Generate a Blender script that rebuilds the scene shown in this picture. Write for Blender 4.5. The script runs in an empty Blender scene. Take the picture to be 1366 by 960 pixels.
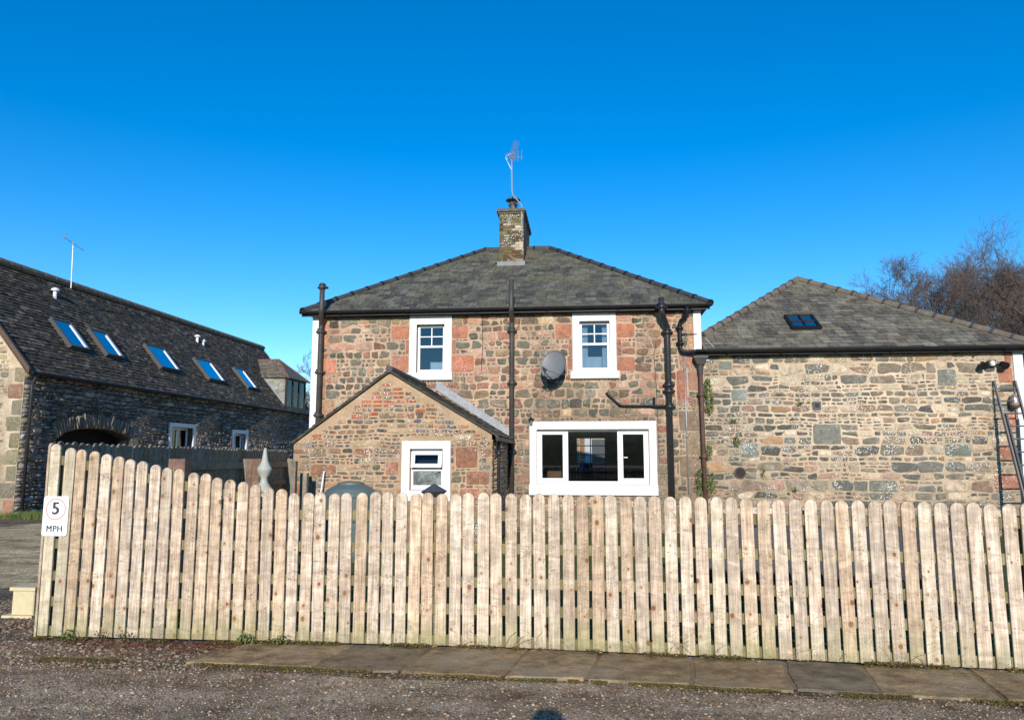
import bpy, bmesh, math, random
from mathutils import Vector, noise
R = math.radians
rng = random.Random(7)
sc = bpy.context.scene
col = sc.collection

# ------------------------------------------------------------------ camera
cam = bpy.data.cameras.new('camera'); camo = bpy.data.objects.new('camera', cam); col.objects.link(camo)
cam.sensor_width = 36; cam.lens = 26.35; cam.clip_start = .05; cam.clip_end = 2000
camo.location = (0, 0, 1.6); camo.rotation_euler = (R(90 + 7.5), 0, R(5.6))
sc.camera = camo
# ------------------------------------------------------------------ sky, sun, exposure
SUN_EL, SUN_AZ = 19.2, -2.9          # light travels to +Y, leaning to -X by 2.9 degrees
w = bpy.data.worlds.new('World'); sc.world = w; w.use_nodes = True
nt = w.node_tree; nt.nodes.clear()
out = nt.nodes.new('ShaderNodeOutputWorld'); bg = nt.nodes.new('ShaderNodeBackground')
sky = nt.nodes.new('ShaderNodeTexSky'); sky.sky_type = 'NISHITA'; sky.sun_disc = False
sky.sun_elevation = R(SUN_EL); sky.sun_rotation = R(180 + SUN_AZ)
sky.air_density = .92; sky.dust_density = 0.0; sky.ozone_density = 3.0; sky.altitude = 0
hs = nt.nodes.new('ShaderNodeHueSaturation'); hs.inputs['Saturation'].default_value = 1.41; hs.inputs['Hue'].default_value = .503
hs.inputs['Value'].default_value = 1.3
nt.links.new(sky.outputs[0], hs.inputs['Color']); nt.links.new(hs.outputs[0], bg.inputs[0]); nt.links.new(bg.outputs[0], out.inputs[0])
bg.inputs[1].default_value = .15
sun = bpy.data.lights.new('sun', 'SUN'); suno = bpy.data.objects.new('sun', sun); col.objects.link(suno)
sun.energy = 4.9; sun.angle = R(.5); sun.color = (1, .935, .85)
d = Vector((math.sin(R(SUN_AZ)) * math.cos(R(SUN_EL)), math.cos(R(SUN_AZ)) * math.cos(R(SUN_EL)), -math.sin(R(SUN_EL))))
suno.rotation_euler = d.to_track_quat('-Z', 'Y').to_euler()
sc.view_settings.view_transform = 'Standard'; sc.view_settings.look = 'None'
sc.view_settings.exposure = 0; sc.view_settings.gamma = 1; sc.view_settings.use_curve_mapping = False

# ------------------------------------------------------------------ helpers
def S(r, g, b):
    f = lambda c: (c / 255 / 12.92) if c / 255 <= .04045 else ((c / 255 + .055) / 1.055) ** 2.4
    return (f(r), f(g), f(b))

class MB:
    def __init__(s): s.v = []; s.f = []; s.m = []; s.c = []
    def face(s, idx, m=0, c=(1, 1, 1)): s.f.append(idx); s.m.append(m); s.c.append(c)
    def poly(s, pts, m=0, c=(1, 1, 1)):
        n = len(s.v); s.v += [tuple(p) for p in pts]; s.face(tuple(range(n, n + len(pts))), m, c)
    def hexa(s, p, m=0, c=(1, 1, 1)):      # 8 points: bottom 4 ccw, top 4 ccw
        n = len(s.v); s.v += [tuple(q) for q in p]
        for f in ((3, 2, 1, 0), (4, 5, 6, 7), (0, 1, 5, 4), (1, 2, 6, 5), (2, 3, 7, 6), (3, 0, 4, 7)):
            s.face(tuple(n + i for i in f), m, c)
    def box(s, x0, x1, y0, y1, z0, z1, m=0, c=(1, 1, 1)):
        s.hexa([(x0, y0, z0), (x1, y0, z0), (x1, y1, z0), (x0, y1, z0), (x0, y0, z1), (x1, y0, z1), (x1, y1, z1), (x0, y1, z1)], m, c)
    def bbox(s, x0, x1, y0, y1, z0, z1, b=.01, m=0, c=(1, 1, 1)):   # box, bevelled on the front (-y) edges
        s.hexa([(x0, y0 + b, z0), (x1, y0 + b, z0), (x1, y1, z0), (x0, y1, z0), (x0, y0 + b, z1), (x1, y0 + b, z1), (x1, y1, z1), (x0, y1, z1)], m, c)
        n = len(s.v); s.v += [(x0 + b, y0, z0 + b), (x1 - b, y0, z0 + b), (x1 - b, y0, z1 - b), (x0 + b, y0, z1 - b),
                              (x0, y0 + b - .0005, z0), (x1, y0 + b - .0005, z0), (x1, y0 + b - .0005, z1), (x0, y0 + b - .0005, z1)]
        s.face((n, n + 1, n + 2, n + 3), m, c)
        for i in range(4): j = (i + 1) % 4; s.face((n + 4 + i, n + 4 + j, n + j, n + i), m, c)
    def tube(s, pts, r, n=8, m=0, c=(1, 1, 1), cap=True):
        pts = [Vector(p) for p in pts]; rs = r if isinstance(r, (list, tuple)) else [r] * len(pts)
        base = len(s.v); prev = None
        for i, p in enumerate(pts):
            t = (pts[min(i + 1, len(pts) - 1)] - pts[max(i - 1, 0)]).normalized()
            if prev is None:
                a = Vector((0, 0, 1)) if abs(t.z) < .9 else Vector((1, 0, 0)); u = t.cross(a).normalized()
            else: u = (prev - t * prev.dot(t)).normalized()
            prev = u; q = t.cross(u)
            for k in range(n):
                an = 2 * math.pi * k / n; s.v.append(tuple(p + (u * math.cos(an) + q * math.sin(an)) * rs[i]))
        for i in range(len(pts) - 1):
            for k in range(n):
                a = base + i * n + k; b = base + i * n + (k + 1) % n
                s.face((a, b, b + n, a + n), m, c)
        if cap:
            s.face(tuple(base + k for k in range(n))[::-1], m, c); s.face(tuple(base + (len(pts) - 1) * n + k for k in range(n)), m, c)
    def lathe(s, cx, cy, prof, n=20, m=0, c=(1, 1, 1)):
        b = len(s.v)
        for r, z in prof:
            for k in range(n):
                a = 2 * math.pi * k / n; s.v.append((cx + r * math.cos(a), cy + r * math.sin(a), z))
        for i in range(len(prof) - 1):
            for k in range(n):
                a = b + i * n + k; e = b + i * n + (k + 1) % n; s.face((a, e, e + n, a + n), m, c)
        s.face(tuple(b + k for k in range(n))[::-1], m, c); s.face(tuple(b + (len(prof) - 1) * n + k for k in range(n)), m, c)
    def build(s, name, mats, parent=None, loc=None, smooth=False):
        o0 = Vector(WL.get(parent.name, (0, 0, 0))) if parent else Vector(loc or (0, 0, 0))
        me = bpy.data.meshes.new(name)
        me.from_pydata([(x - o0.x, y - o0.y, z - o0.z) for x, y, z in s.v], [], s.f)
        if not isinstance(mats, (list, tuple)): mats = [mats]
        for mm in mats: me.materials.append(mm)
        me.polygons.foreach_set('material_index', s.m)
        at = me.attributes.new('Col', 'FLOAT_COLOR', 'FACE')
        at.data.foreach_set('color', [q for c in s.c for q in (c[0], c[1], c[2], 1)])
        if smooth: me.polygons.foreach_set('use_smooth', [True] * len(s.f))
        if name == 'pane':
            bm = bmesh.new(); bm.from_mesh(me); bmesh.ops.recalc_face_normals(bm, faces=bm.faces); bm.to_mesh(me); bm.free()
        me.update()
        o = bpy.data.objects.new(name, me); col.objects.link(o)
        if parent: o.parent = parent; WL[o.name] = tuple(o0)
        else: o.location = o0; WL[o.name] = tuple(o0)
        return o
WL = {}
def tag(o, label=None, cat=None, group=None, kind=None):
    for k, v in (('label', label), ('category', cat), ('group', group), ('kind', kind)):
        if v: o[k] = v
    return o
def empty(name, loc, label=None, cat=None, group=None, kind=None):
    o = bpy.data.objects.new(name, None); col.objects.link(o); o.location = loc; WL[o.name] = tuple(loc)
    return tag(o, label, cat, group, kind)
def box_obj(name, b, mats, parent, c=(1, 1, 1)):
    m = MB(); m.box(*b, c=c); return m.build(name, mats, parent)

# ------------------------------------------------------------------ materials
class NT:
    def __init__(s, name):
        s.mat = bpy.data.materials.new(name); s.mat.use_nodes = True; s.t = s.mat.node_tree
        s.b = s.t.nodes['Principled BSDF']; s.out = s.t.nodes['Material Output']
    def n(s, typ, **kw):
        o = s.t.nodes.new('ShaderNode' + typ)
        for k, v in kw.items():
            if hasattr(o, k): setattr(o, k, v)
            else: s.set(o.inputs[k.replace('_', ' ')], v)
        return o
    def set(s, inp, v):
        if hasattr(v, 'is_linked') or isinstance(v, bpy.types.NodeSocket): s.t.links.new(v, inp)
        elif isinstance(v, tuple) and len(v) == 3 and inp.type == 'RGBA': inp.default_value = (*v, 1)
        else: inp.default_value = v
    def math(s, op, a, b=0.0, c=None, clamp=False):
        o = s.n('Math', operation=op, use_clamp=clamp); s.set(o.inputs[0], a); s.set(o.inputs[1], b)
        if c is not None: s.set(o.inputs[2], c)
        return o.outputs[0]
    def mix(s, f, a, b, mode='MIX'):
        o = s.n('MixRGB', blend_type=mode); s.set(o.inputs[0], f); s.set(o.inputs[1], a); s.set(o.inputs[2], b); return o.outputs[0]
    def coord(s, scale=(1, 1, 1), which='Object', loc=(0, 0, 0), extra=None):
        t = s.n('TexCoord').outputs[which]
        if extra is not None:
            v = s.n('VectorMath', operation='ADD'); s.t.links.new(t, v.inputs[0]); s.t.links.new(extra, v.inputs[1]); t = v.outputs[0]
        mp = s.n('Mapping'); s.t.links.new(t, mp.inputs[0]); mp.inputs['Scale'].default_value = scale; mp.inputs['Location'].default_value = loc
        return mp.outputs[0]
    def noise(s, vec, scale, detail=4, rough=.55, dist=0.0):
        o = s.n('TexNoise'); s.t.links.new(vec, o.inputs['Vector']); o.inputs['Scale'].default_value = scale
        o.inputs['Detail'].default_value = detail; o.inputs['Roughness'].default_value = rough; o.inputs['Distortion'].default_value = dist
        return o.outputs['Fac']
    def voro(s, vec, scale, out='Distance', feature='F1', rnd=1.0):
        o = s.n('TexVoronoi', feature=feature); s.t.links.new(vec, o.inputs['Vector']); o.inputs['Scale'].default_value = scale
        o.inputs['Randomness'].default_value = rnd
        return o.outputs[out]
    def ramp(s, f, lo, hi, a=0.0, b=1.0):
        o = s.n('MapRange'); s.set(o.inputs[0], f); o.inputs[1].default_value = lo; o.inputs[2].default_value = hi
        o.inputs[3].default_value = a; o.inputs[4].default_value = b; return o.outputs[0]
    def attr(s): return s.n('Attribute', attribute_name='Col').outputs['Color']
    def bump(s, h, strength=.5, dist=.01, prev=None):
        o = s.n('Bump'); s.t.links.new(h, o.inputs['Height']); o.inputs['Strength'].default_value = strength; o.inputs['Distance'].default_value = dist
        if prev: s.t.links.new(prev, o.inputs['Normal'])
        return o.outputs[0]
    def done(s, colr=None, rough=.85, normal=None, metal=0.0, spec=None):
        if colr is not None: s.set(s.b.inputs['Base Color'], colr)
        s.set(s.b.inputs['Roughness'], rough); s.b.inputs['Metallic'].default_value = metal
        if spec is not None: s.b.inputs['Specular IOR Level'].default_value = spec
        if normal: s.t.links.new(normal, s.b.inputs['Normal'])
        return s.mat

def stone_mat(name, lichen=.5, bump=.6):
    t = NT(name); v = t.coord(); c = t.attr()
    n1 = t.noise(v, 9, 6, .7); n2 = t.noise(v, 55, 5, .7); n3 = t.noise(v, 2.2, 4)
    f = t.math('MULTIPLY', t.ramp(n1, .25, .75, .62, 1.35), t.ramp(n2, .25, .75, .7, 1.3))
    c2 = t.mix(1.0, c, f, 'MULTIPLY')
    c2 = t.mix(t.ramp(t.noise(v, 6.5, 6, .68), .54, .7, 0, .55), c2, S(186, 162, 130))     # mortar smear and sandy stain
    c2 = t.mix(t.ramp(t.noise(v, 3.1, 7, .72), .52, .66, 0, .6), c2, S(86, 80, 66))
    c2 = t.mix(t.ramp(t.noise(v, 24, 6, .75), .56, .66, 0, .75), c2, S(58, 52, 44))  # dark spots painted in as shade in the pits of the stone
    c2 = t.mix(t.ramp(t.noise(v, 17, 6, .75), .56, .68, 0, .6), c2, S(178, 158, 130))
    c2 = t.mix(t.ramp(t.noise(v, .7, 5, .6), .42, .62, 0, .28), c2, S(108, 100, 84))
    vo = t.voro(v, 26); spots = t.math('MULTIPLY', t.ramp(vo, .36, .26), t.ramp(t.noise(v, 1.3, 6, .65), .49, .57)); spots = t.math('MAXIMUM', spots, t.math('MULTIPLY', t.ramp(t.voro(v, 60), .3, .2), t.ramp(t.noise(v, 2.6, 6, .65), .52, .6)))
    spots = t.math('MULTIPLY', spots, lichen)
    c2 = t.mix(spots, c2, S(226, 222, 208))
    b = t.bump(n2, bump, .012); b = t.bump(t.noise(v, 160, 3), bump * .6, .004, b)
    return t.done(c2, .92, b, spec=.25)
def mortar_mat(name, base, base2, bump=.7):
    t = NT(name); v = t.coord()
    c = t.mix(t.ramp(t.noise(v, 1.3, 5, .6), .35, .65), base, base2)
    c = t.mix(1.0, c, t.ramp(t.noise(v, 40, 6, .7), .25, .75, .6, 1.35), 'MULTIPLY')
    c = t.mix(t.ramp(t.noise(v, 14, 4, .6), .6, .75, 0, .6), c, S(86, 76, 64))
    c = t.mix(t.ramp(t.noise(v, 2.1, 7, .7), .5, .66, 0, .6), c, S(132, 116, 92))
    c = t.mix(t.ramp(t.noise(v, 28, 6, .75), .58, .68, 0, .75), c, S(62, 54, 44))
    c = t.mix(t.ramp(t.noise(v, 5.3, 7, .7), .55, .66, 0, .55), c, S(214, 200, 176))
    return t.done(c, .95, t.bump(t.noise(v, 45, 6, .7), bump, .02), spec=.2)
M = {}
M['stone'] = stone_mat('rubble_stone', .35)
M['stone_wing'] = stone_mat('wing_stone', 1.0)
M['stone_ext'] = stone_mat('extension_stone', 1.0)
M['stone_barn'] = stone_mat('barn_stone', .25, .9)
M['mortar_house'] = mortar_mat('house_mortar', S(204, 172, 144), S(172, 148, 122))
M['mortar_wing'] = mortar_mat('wing_mortar', S(220, 198, 168), S(190, 166, 136))
M['mortar_ext'] = mortar_mat('extension_mortar', S(200, 168, 134), S(168, 142, 112))
M['mortar_barn'] = mortar_mat('barn_mortar', S(90, 88, 84), S(70, 68, 66))

def slate_mat(name, moss, mosscol, streak=.4, pale=.0):
    t = NT(name); v = t.coord(); c = t.attr()
    c = t.mix(1.0, c, t.ramp(t.noise(v, 22, 6, .7), .25, .75, .55, 1.45), 'MULTIPLY')
    c = t.mix(t.ramp(t.noise(v, 1.1, 8, .7), .46, .64, 0, moss), c, mosscol)
    c = t.mix(t.ramp(t.noise(v, 7, 7, .75), .55, .66, 0, .6), c, mosscol)
    c = t.mix(t.ramp(t.noise(v, 11, 7, .75), .54, .64, 0, .75), c, S(44, 40, 34))
    c = t.mix(t.ramp(t.noise(t.coord((.5, 2.5, 2.5)), 2.6, 6, .7), .54, .66, 0, .35), c, S(44, 41, 37))
    c = t.mix(t.ramp(t.noise(t.coord((2.2, .8, .8)), 1.0, 5, .6), .5, .7, 0, streak), c, S(60, 58, 55))
    vo = t.math('MULTIPLY', t.ramp(t.voro(v, 14), .2, .12), t.ramp(t.noise(v, 4, 4), .5, .62))
    c = t.mix(t.math('MULTIPLY', vo, .5 + pale), c, S(170, 168, 155))
    c = t.mix(t.ramp(t.noise(t.coord((1, .6, .6), loc=(3, 7, 1)), 1.9, 7, .7), .54, .7, 0, streak * .8), c, S(142, 138, 122))
    b = t.bump(t.noise(v, 60, 5, .7), .5, .01)
    return t.done(c, .72, b, spec=.35)
M['slate_house'] = slate_mat('house_slate', .7, S(116, 112, 84), .6, .3)
M['slate_wing'] = slate_mat('wing_slate', .6, S(140, 130, 108), .7, .3)
M['slate_barn'] = slate_mat('barn_slate', .5, S(80, 74, 50), .4, .2)
M['slate_ext'] = slate_mat('extension_slate', .2, S(100, 96, 70))
def plain(name, c, rough=.6, var=.15, sc_=8, bump=.15, metal=0, dirt=0, dirtc=(.1, .09, .07), spec=None):
    t = NT(name); v = t.coord()
    cc = t.mix(1.0, c, t.ramp(t.noise(v, sc_, 5, .6), .25, .75, 1 - var, 1 + var), 'MULTIPLY')
    if dirt: cc = t.mix(t.ramp(t.noise(v, 4.3, 7, .7), .55, .72, 0, dirt), cc, dirtc)
    return t.done(cc, rough, t.bump(t.noise(v, sc_ * 6, 4, .6), bump, .005), metal, spec)
def paint_mat():
    t = NT('white_paint'); v = t.coord()
    c = t.mix(t.ramp(t.noise(t.coord((9, 9, .8)), 2.2, 5, .6), .5, .72, 0, .3), (.74, .73, .71), S(176, 168, 150))
    c = t.mix(t.ramp(t.noise(v, 6, 7, .72), .58, .7, 0, .4), c, S(168, 160, 140))
    c = t.mix(t.ramp(t.noise(v, 30, 6, .75), .64, .72, 0, .5), c, S(130, 118, 96))
    return t.done(c, .6, t.bump(t.noise(v, 14, 6, .7), .35, .01))
M['white'] = paint_mat()
M['upvc'] = plain('white_plastic', (.76, .76, .76), .35, .02, 3, .02)
M['black'] = plain('black_plastic', (.014, .014, .015), .5, .3, 5, .1, spec=.25)
M['iron'] = plain('weathered_iron', S(66, 62, 58), .55, .35, 7, .4, dirt=.6, dirtc=S(96, 80, 66))
M['greypipe'] = plain('grey_black_pipe', S(44, 45, 48), .35, .2, 4, .1, dirt=.2, dirtc=S(90, 85, 80))
M['rustpipe'] = plain('rusty_downpipe', S(92, 66, 54), .7, .3, 9, .5, dirt=.6, dirtc=S(60, 48, 44))
M['lead'] = plain('lead_sheet', S(146, 148, 150), .6, .25, 9, .5, dirt=.5, dirtc=S(120, 120, 118))
M['alu'] = plain('aluminium', S(112, 112, 114), .45, .12, 10, .05, metal=.7)
M['galv'] = plain('galvanised_steel', S(165, 168, 170), .45, .15, 10, .1, metal=.5)
M['ridge'] = plain('dark_ridge_tile', S(64, 62, 62), .6, .3, 6, .5, dirt=.4, dirtc=S(98, 92, 76))
M['ridge_wing'] = plain('brown_ridge_tile', S(112, 100, 84), .85, .35, 6, .7, dirt=.5, dirtc=S(84, 76, 58))
M['red_ridge'] = plain('red_ridge_tile', S(118, 82, 68), .85, .3, 6, .5)
M['interior'] = plain('interior_plaster', S(150, 140, 125), .9, .05)
M['dark_wood'] = plain('dark_interior_wood', S(52, 36, 26), .6, .3)
M['curtain_and_reflection'] = plain('pale_cloth', S(190, 200, 212), .9, .1)
M['dish'] = plain('dish_grey', S(112, 112, 112), .5, .08, 5, .05)
M['tank'] = plain('green_plastic_tank', S(92, 104, 98), .45, .1, 3, .05, dirt=.2, dirtc=S(110, 112, 92))
M['finial'] = plain('sage_paint', S(172, 170, 154), .6, .08, 6, .2)
M['cream'] = plain('cream_block', S(204, 188, 148), .8, .12, 12, .3, dirt=.3, dirtc=S(150, 140, 100))
M['navy'] = plain('navy_sheet', S(13, 16, 30), .5, .3, 4, .6)
M['darkgrey'] = plain('dark_grey_metal', S(70, 70, 74), .5, .15)
M['carpaint'] = plain('dark_blue_paint', S(22, 32, 74), .25, .05)
M['tyre'] = plain('tyre_rubber', S(24, 24, 24), .85, .1)
M['skin'] = plain('skin', S(205, 155, 130), .6, .05)
M['jacket'] = plain('dark_jacket', S(40, 44, 58), .85, .15, 20)
M['trousers'] = plain('dark_trousers', S(50, 50, 54), .9, .15, 20)
M['hair'] = plain('brown_hair', S(58, 42, 32), .8, .2, 40)
M['rock_plain'] = mortar_mat('plain_rubble', S(128, 118, 102), S(96, 92, 84), .9)
# glass: partly see-through, partly mirror
def glass(name, tint=(.75, .8, .82), mirror=.06, rough=.0, ior=1.5):
    t = NT(name); tr = t.n('BsdfTransparent'); tr.inputs[0].default_value = (*tint, 1)
    gl = t.n('BsdfGlossy'); gl.inputs['Roughness'].default_value = rough; gl.inputs[0].default_value = (1, 1, 1, 1)
    lw = t.n('Fresnel'); lw.inputs[0].default_value = ior
    f = t.math('ADD', lw.outputs[0], mirror, clamp=True)
    mx = t.n('MixShader'); t.t.links.new(f, mx.inputs[0]); t.t.links.new(tr.outputs[0], mx.inputs[1]); t.t.links.new(gl.outputs[0], mx.inputs[2])
    t.t.links.new(mx.outputs[0], t.out.inputs['Surface']); return t.mat
M['glass'] = glass('window_glass', (.75, .8, .82), .02)
M['glass_dark'] = glass('dark_window_glass', (.2, .24, .3), .03, 0, 1.15)
M['glass_sky'] = glass('skylight_glass', (.3, .34, .38), .62)
def frosted():
    t = NT('obscured_glass'); v = t.coord()
    c = t.mix(t.ramp(t.noise(v, 5, 3), .4, .65), S(46, 54, 52), S(110, 124, 116))
    c = t.mix(t.ramp(t.voro(v, 90), .1, .5), t.mix(.5, c, S(160, 170, 165)), c)
    return t.done(c, .18, t.bump(t.voro(v, 90), .6, .004))
M['frosted'] = frosted()

def wood_mat(name, base, base2, algae=1.0, knotty=1.0):
    t = NT(name); oi = t.n('ObjectInfo')
    cmb = t.n('CombineXYZ'); 
    t.t.links.new(t.math('MULTIPLY', oi.outputs['Random'], 37.0), cmb.inputs[0]); t.t.links.new(t.math('MULTIPLY', oi.outputs['Random'], 91.0), cmb.inputs[2])
    off = cmb.outputs[0]
    kv = t.coord((7.0, 1.0, 5.6), extra=off)
    sx_ = t.n('SeparateXYZ'); t.t.links.new(kv, sx_.inputs[0]); cx_ = t.n('CombineXYZ'); t.t.links.new(sx_.outputs[0], cx_.inputs[0]); t.t.links.new(sx_.outputs[2], cx_.inputs[1])
    kc = t.n('SeparateColor'); vo = t.n('TexVoronoi', voronoi_dimensions='2D'); t.t.links.new(cx_.outputs[0], vo.inputs['Vector']); vo.inputs['Scale'].default_value = 1
    kd = vo.outputs['Distance']
    t.t.links.new(vo.outputs['Color'], kc.inputs[0])
    sel = t.ramp(kc.outputs[0], .56, .58)                       # which cells hold a knot
    size = t.ramp(t.math('POWER', kc.outputs[1], 1.8), 0, 1, .025, .125)
    rel = t.math('DIVIDE', kd, size)
    wob = t.noise(t.coord((5, 5, 3.0), extra=off), 2.0, 3)
    pull = t.math('MULTIPLY', t.math('MULTIPLY', t.ramp(kd, .5, .0), sel), .5)
    # grain lines stretched along z, pulled about the knots
    gv = t.coord((1, 1, .035), extra=off)
    g = t.n('TexNoise'); t.t.links.new(gv, g.inputs['Vector']); g.inputs['Scale'].default_value = 95; g.inputs['Detail'].default_value = 4
    t.t.links.new(t.math('MULTIPLY', t.math('ADD', wob, pull), 1.2), g.inputs['Distortion'])
    grain = g.outputs['Fac']
    wide = t.noise(t.coord((7, 7, .8), extra=off), 3.0, 3)
    c = t.mix(t.ramp(wide, .3, .7), base, base2)
    c = t.mix(1.0, c, t.ramp(grain, .32, .68, .62, 1.16), 'MULTIPLY')
    # pale and dark bands across the board (wavy sheen put into the colour)
    band = t.noise(t.coord((3.2, 3.2, 7.5), extra=off), 1.6, 4, .55, 1.1)
    c = t.mix(1.0, c, t.ramp(band, .34, .66, .72, 1.15), 'MULTIPLY')
    rid = t.math('ABSOLUTE', t.math('SUBTRACT', t.noise(t.coord((5.0, 5, 9.0), extra=off), 1.2, 3, .5, 1.8), .5))
    c = t.mix(t.math('MULTIPLY', t.ramp(rid, .02, .0), t.ramp(t.noise(t.coord(extra=off), 4, 2), .48, .56, 0, .7)), c, S(112, 84, 60))
    # whole-board tone
    rr = t.ramp(oi.outputs['Random'], 0, 1, 0, 1)
    t2 = t.n('TexWhiteNoise', noise_dimensions='1D'); t.t.links.new(t.math('MULTIPLY', oi.outputs['Random'], 53.7), t2.inputs['W'])
    c = t.mix(1.0, c, t.ramp(rr, 0, 1, .78, 1.08), 'MULTIPLY')
    c = t.mix(t.ramp(t2.outputs['Value'], .55, 1, 0, .5), c, t.mix(1.0, c, S(236, 212, 180), 'MULTIPLY'))
    c = t.mix(t.ramp(t2.outputs['Value'], .12, .0, 0, .3), c, S(186, 184, 140))
    halo = t.math('MULTIPLY', t.ramp(rel, 3.0, 1.0, 0, .6 * knotty), sel)
    c = t.mix(halo, c, S(176, 134, 96))
    ring = t.math('MULTIPLY', t.ramp(rel, 1.12, .95, 0, knotty), sel)
    rings = t.math('SINE', t.math('MULTIPLY', rel, 16.0))
    kcol = t.mix(t.ramp(rings, -1, 1), S(80, 52, 32), S(132, 92, 58))
    c = t.mix(t.math('MULTIPLY', ring, .85), c, kcol)
    # green algae creeping up from the foot of the board
    z = t.n('SeparateXYZ'); t.t.links.new(t.n('TexCoord').outputs['Object'], z.inputs[0])
    h = t.math('ADD', z.outputs[2], t.math('MULTIPLY', t.math('SUBTRACT', wob, .5), .35))
    ag = t.math('MULTIPLY', t.ramp(h, .30, .02, 0, .55 * algae), t.ramp(t2.outputs['Value'], .2, .8, .35, 1))
    c = t.mix(ag, c, S(140, 146, 84))
    c = t.mix(t.ramp(h, .09, .0, 0, .35 * algae), c, S(96, 84, 60))
    c = t.mix(t.ramp(t.noise(t.coord((2.5, 1, 1.1), extra=off), 3.2, 6, .7), .52, .66, 0, .5), c, S(160, 142, 118))
    b = t.bump(grain, .5, .004); b = t.bump(band, .5, .02, b)
    return t.done(c, .68, b, spec=.3)
M['picket'] = wood_mat('picket_wood', S(238, 218, 192), S(200, 173, 146))
M['rail'] = wood_mat('rail_wood', S(146, 130, 92), S(124, 112, 78), .5)
M['oldwood'] = wood_mat('weathered_wood', S(150, 140, 122), S(126, 118, 100), .5)
M['sleeper'] = wood_mat('sleeper_wood', S(150, 118, 98), S(126, 98, 84), .4)
M['nail'] = plain('nail_head', S(62, 50, 38), .6, .2)

# ------------------------------------------------------------------ ground, road, driveway, yard
def gravel_mat(name, c1, c2, c3, moss=0.0, scale=60):
    t = NT(name); v = t.coord()
    vo = t.n('TexVoronoi'); t.t.links.new(v, vo.inputs['Vector']); vo.inputs['Scale'].default_value = scale
    sx = t.n('SeparateColor'); t.t.links.new(vo.outputs['Color'], sx.inputs[0])
    c = t.mix(t.ramp(t.noise(v, .9, 6, .65), .35, .65), c1, c2)
    c = t.mix(1.0, c, t.ramp(sx.outputs[0], 0, 1, .55, 1.4), 'MULTIPLY')
    c = t.mix(1.0, c, t.ramp(t.noise(t.coord((.45, 1.3, 1)), 1.7, 7, .7), .36, .64, .55, 1.35), 'MULTIPLY')
    c = t.mix(t.ramp(sx.outputs[1], .9, .97, 0, .6), c, c3)
    c = t.mix(1.0, c, t.ramp(t.noise(v, 150, 4, .7), .25, .75, .65, 1.35), 'MULTIPLY')
    c = t.mix(t.ramp(t.noise(v, 2.3, 7, .65), .5, .66, 0, .75), c, t.mix(1.0, c, S(150, 122, 98), 'MULTIPLY'))
    if moss: c = t.mix(t.ramp(t.noise(v, 2.7, 6, .65), .52, .62, 0, moss), c, S(96, 92, 44))
    b = t.bump(t.ramp(vo.outputs['Distance'], 0, .6, 1, 0), .7, .02); b = t.bump(t.noise(v, 30, 6, .7), .7, .03, b)
    return t.done(c, .95, b, spec=.2)
M['ground'] = gravel_mat('earth_and_gravel', S(138, 118, 96), S(116, 98, 78), S(190, 180, 166), .35, 38)
M['road'] = gravel_mat('compacted_gravel', S(196, 174, 146), S(142, 122, 98), S(228, 214, 192), 0.35, 95)
M['drive'] = gravel_mat('drive_gravel', S(220, 196, 150), S(186, 160, 114), S(220, 210, 184), 0.1, 40)
def grass_mat():
    t = NT('grass'); v = t.coord()
    c = t.mix(t.ramp(t.noise(v, 3, 6, .7), .3, .7), S(84, 96, 44), S(112, 116, 60))
    c = t.mix(1.0, c, t.ramp(t.noise(v, 90, 4, .7), .25, .75, .5, 1.5), 'MULTIPLY')
    return t.done(c, .95, t.bump(t.noise(v, 70, 5, .7), 1, .04), spec=.15)
M['grass'] = grass_mat()

g = MB(); n = 24
g.poly([(-500, -500, 0), (500, -500, 0), (500, 500, 0), (-500, 500, 0)])
tag(g.build('ground', M['ground']), kind='structure')
def wiggle_sheet(name, pts, z, mat, amp=.12, step=.25):
    res = []
    for i, p in enumerate(pts):
        q = pts[(i + 1) % len(pts)]; L = math.dist(p, q); k = max(1, min(120, int(L / step)))
        for j in range(k):
            x = p[0] + (q[0] - p[0]) * j / k; y = p[1] + (q[1] - p[1]) * j / k
            a = amp * noise.noise(Vector((x * 1.3, y * 1.3, z * 50))) + amp * .4 * noise.noise(Vector((x * 6, y * 6, 3)))
            res.append((x + a, y + a, z))
    m = MB(); m.poly(res); return tag(m.build(name, mat), kind='structure')
wiggle_sheet('road', [(-40, -30), (40, -30), (40, 5.2), (12, 5.25), (3, 5.42), (0, 5.62), (-3, 5.72), (-6, 5.75), (-12, 5.9), (-40, 6)], .004, M['road'])
wiggle_sheet('driveway', [(-5.9, 9.6), (-7.3, 8.9), (-11, 7.6), (-30, 3.2), (-30, 9), (-15.2, 15.6), (-13.6, 17), (-13.4, 45), (-6.6, 45), (-6.3, 14)], .004, M['drive'], .25)
wiggle_sheet('lawn', [(-4.6, 6.9), (12, 6.7), (12, 16.8), (-1.5, 16.8), (-1.7, 13.8), (-5.3, 13.8)], .004, M['grass'], .1)
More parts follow.
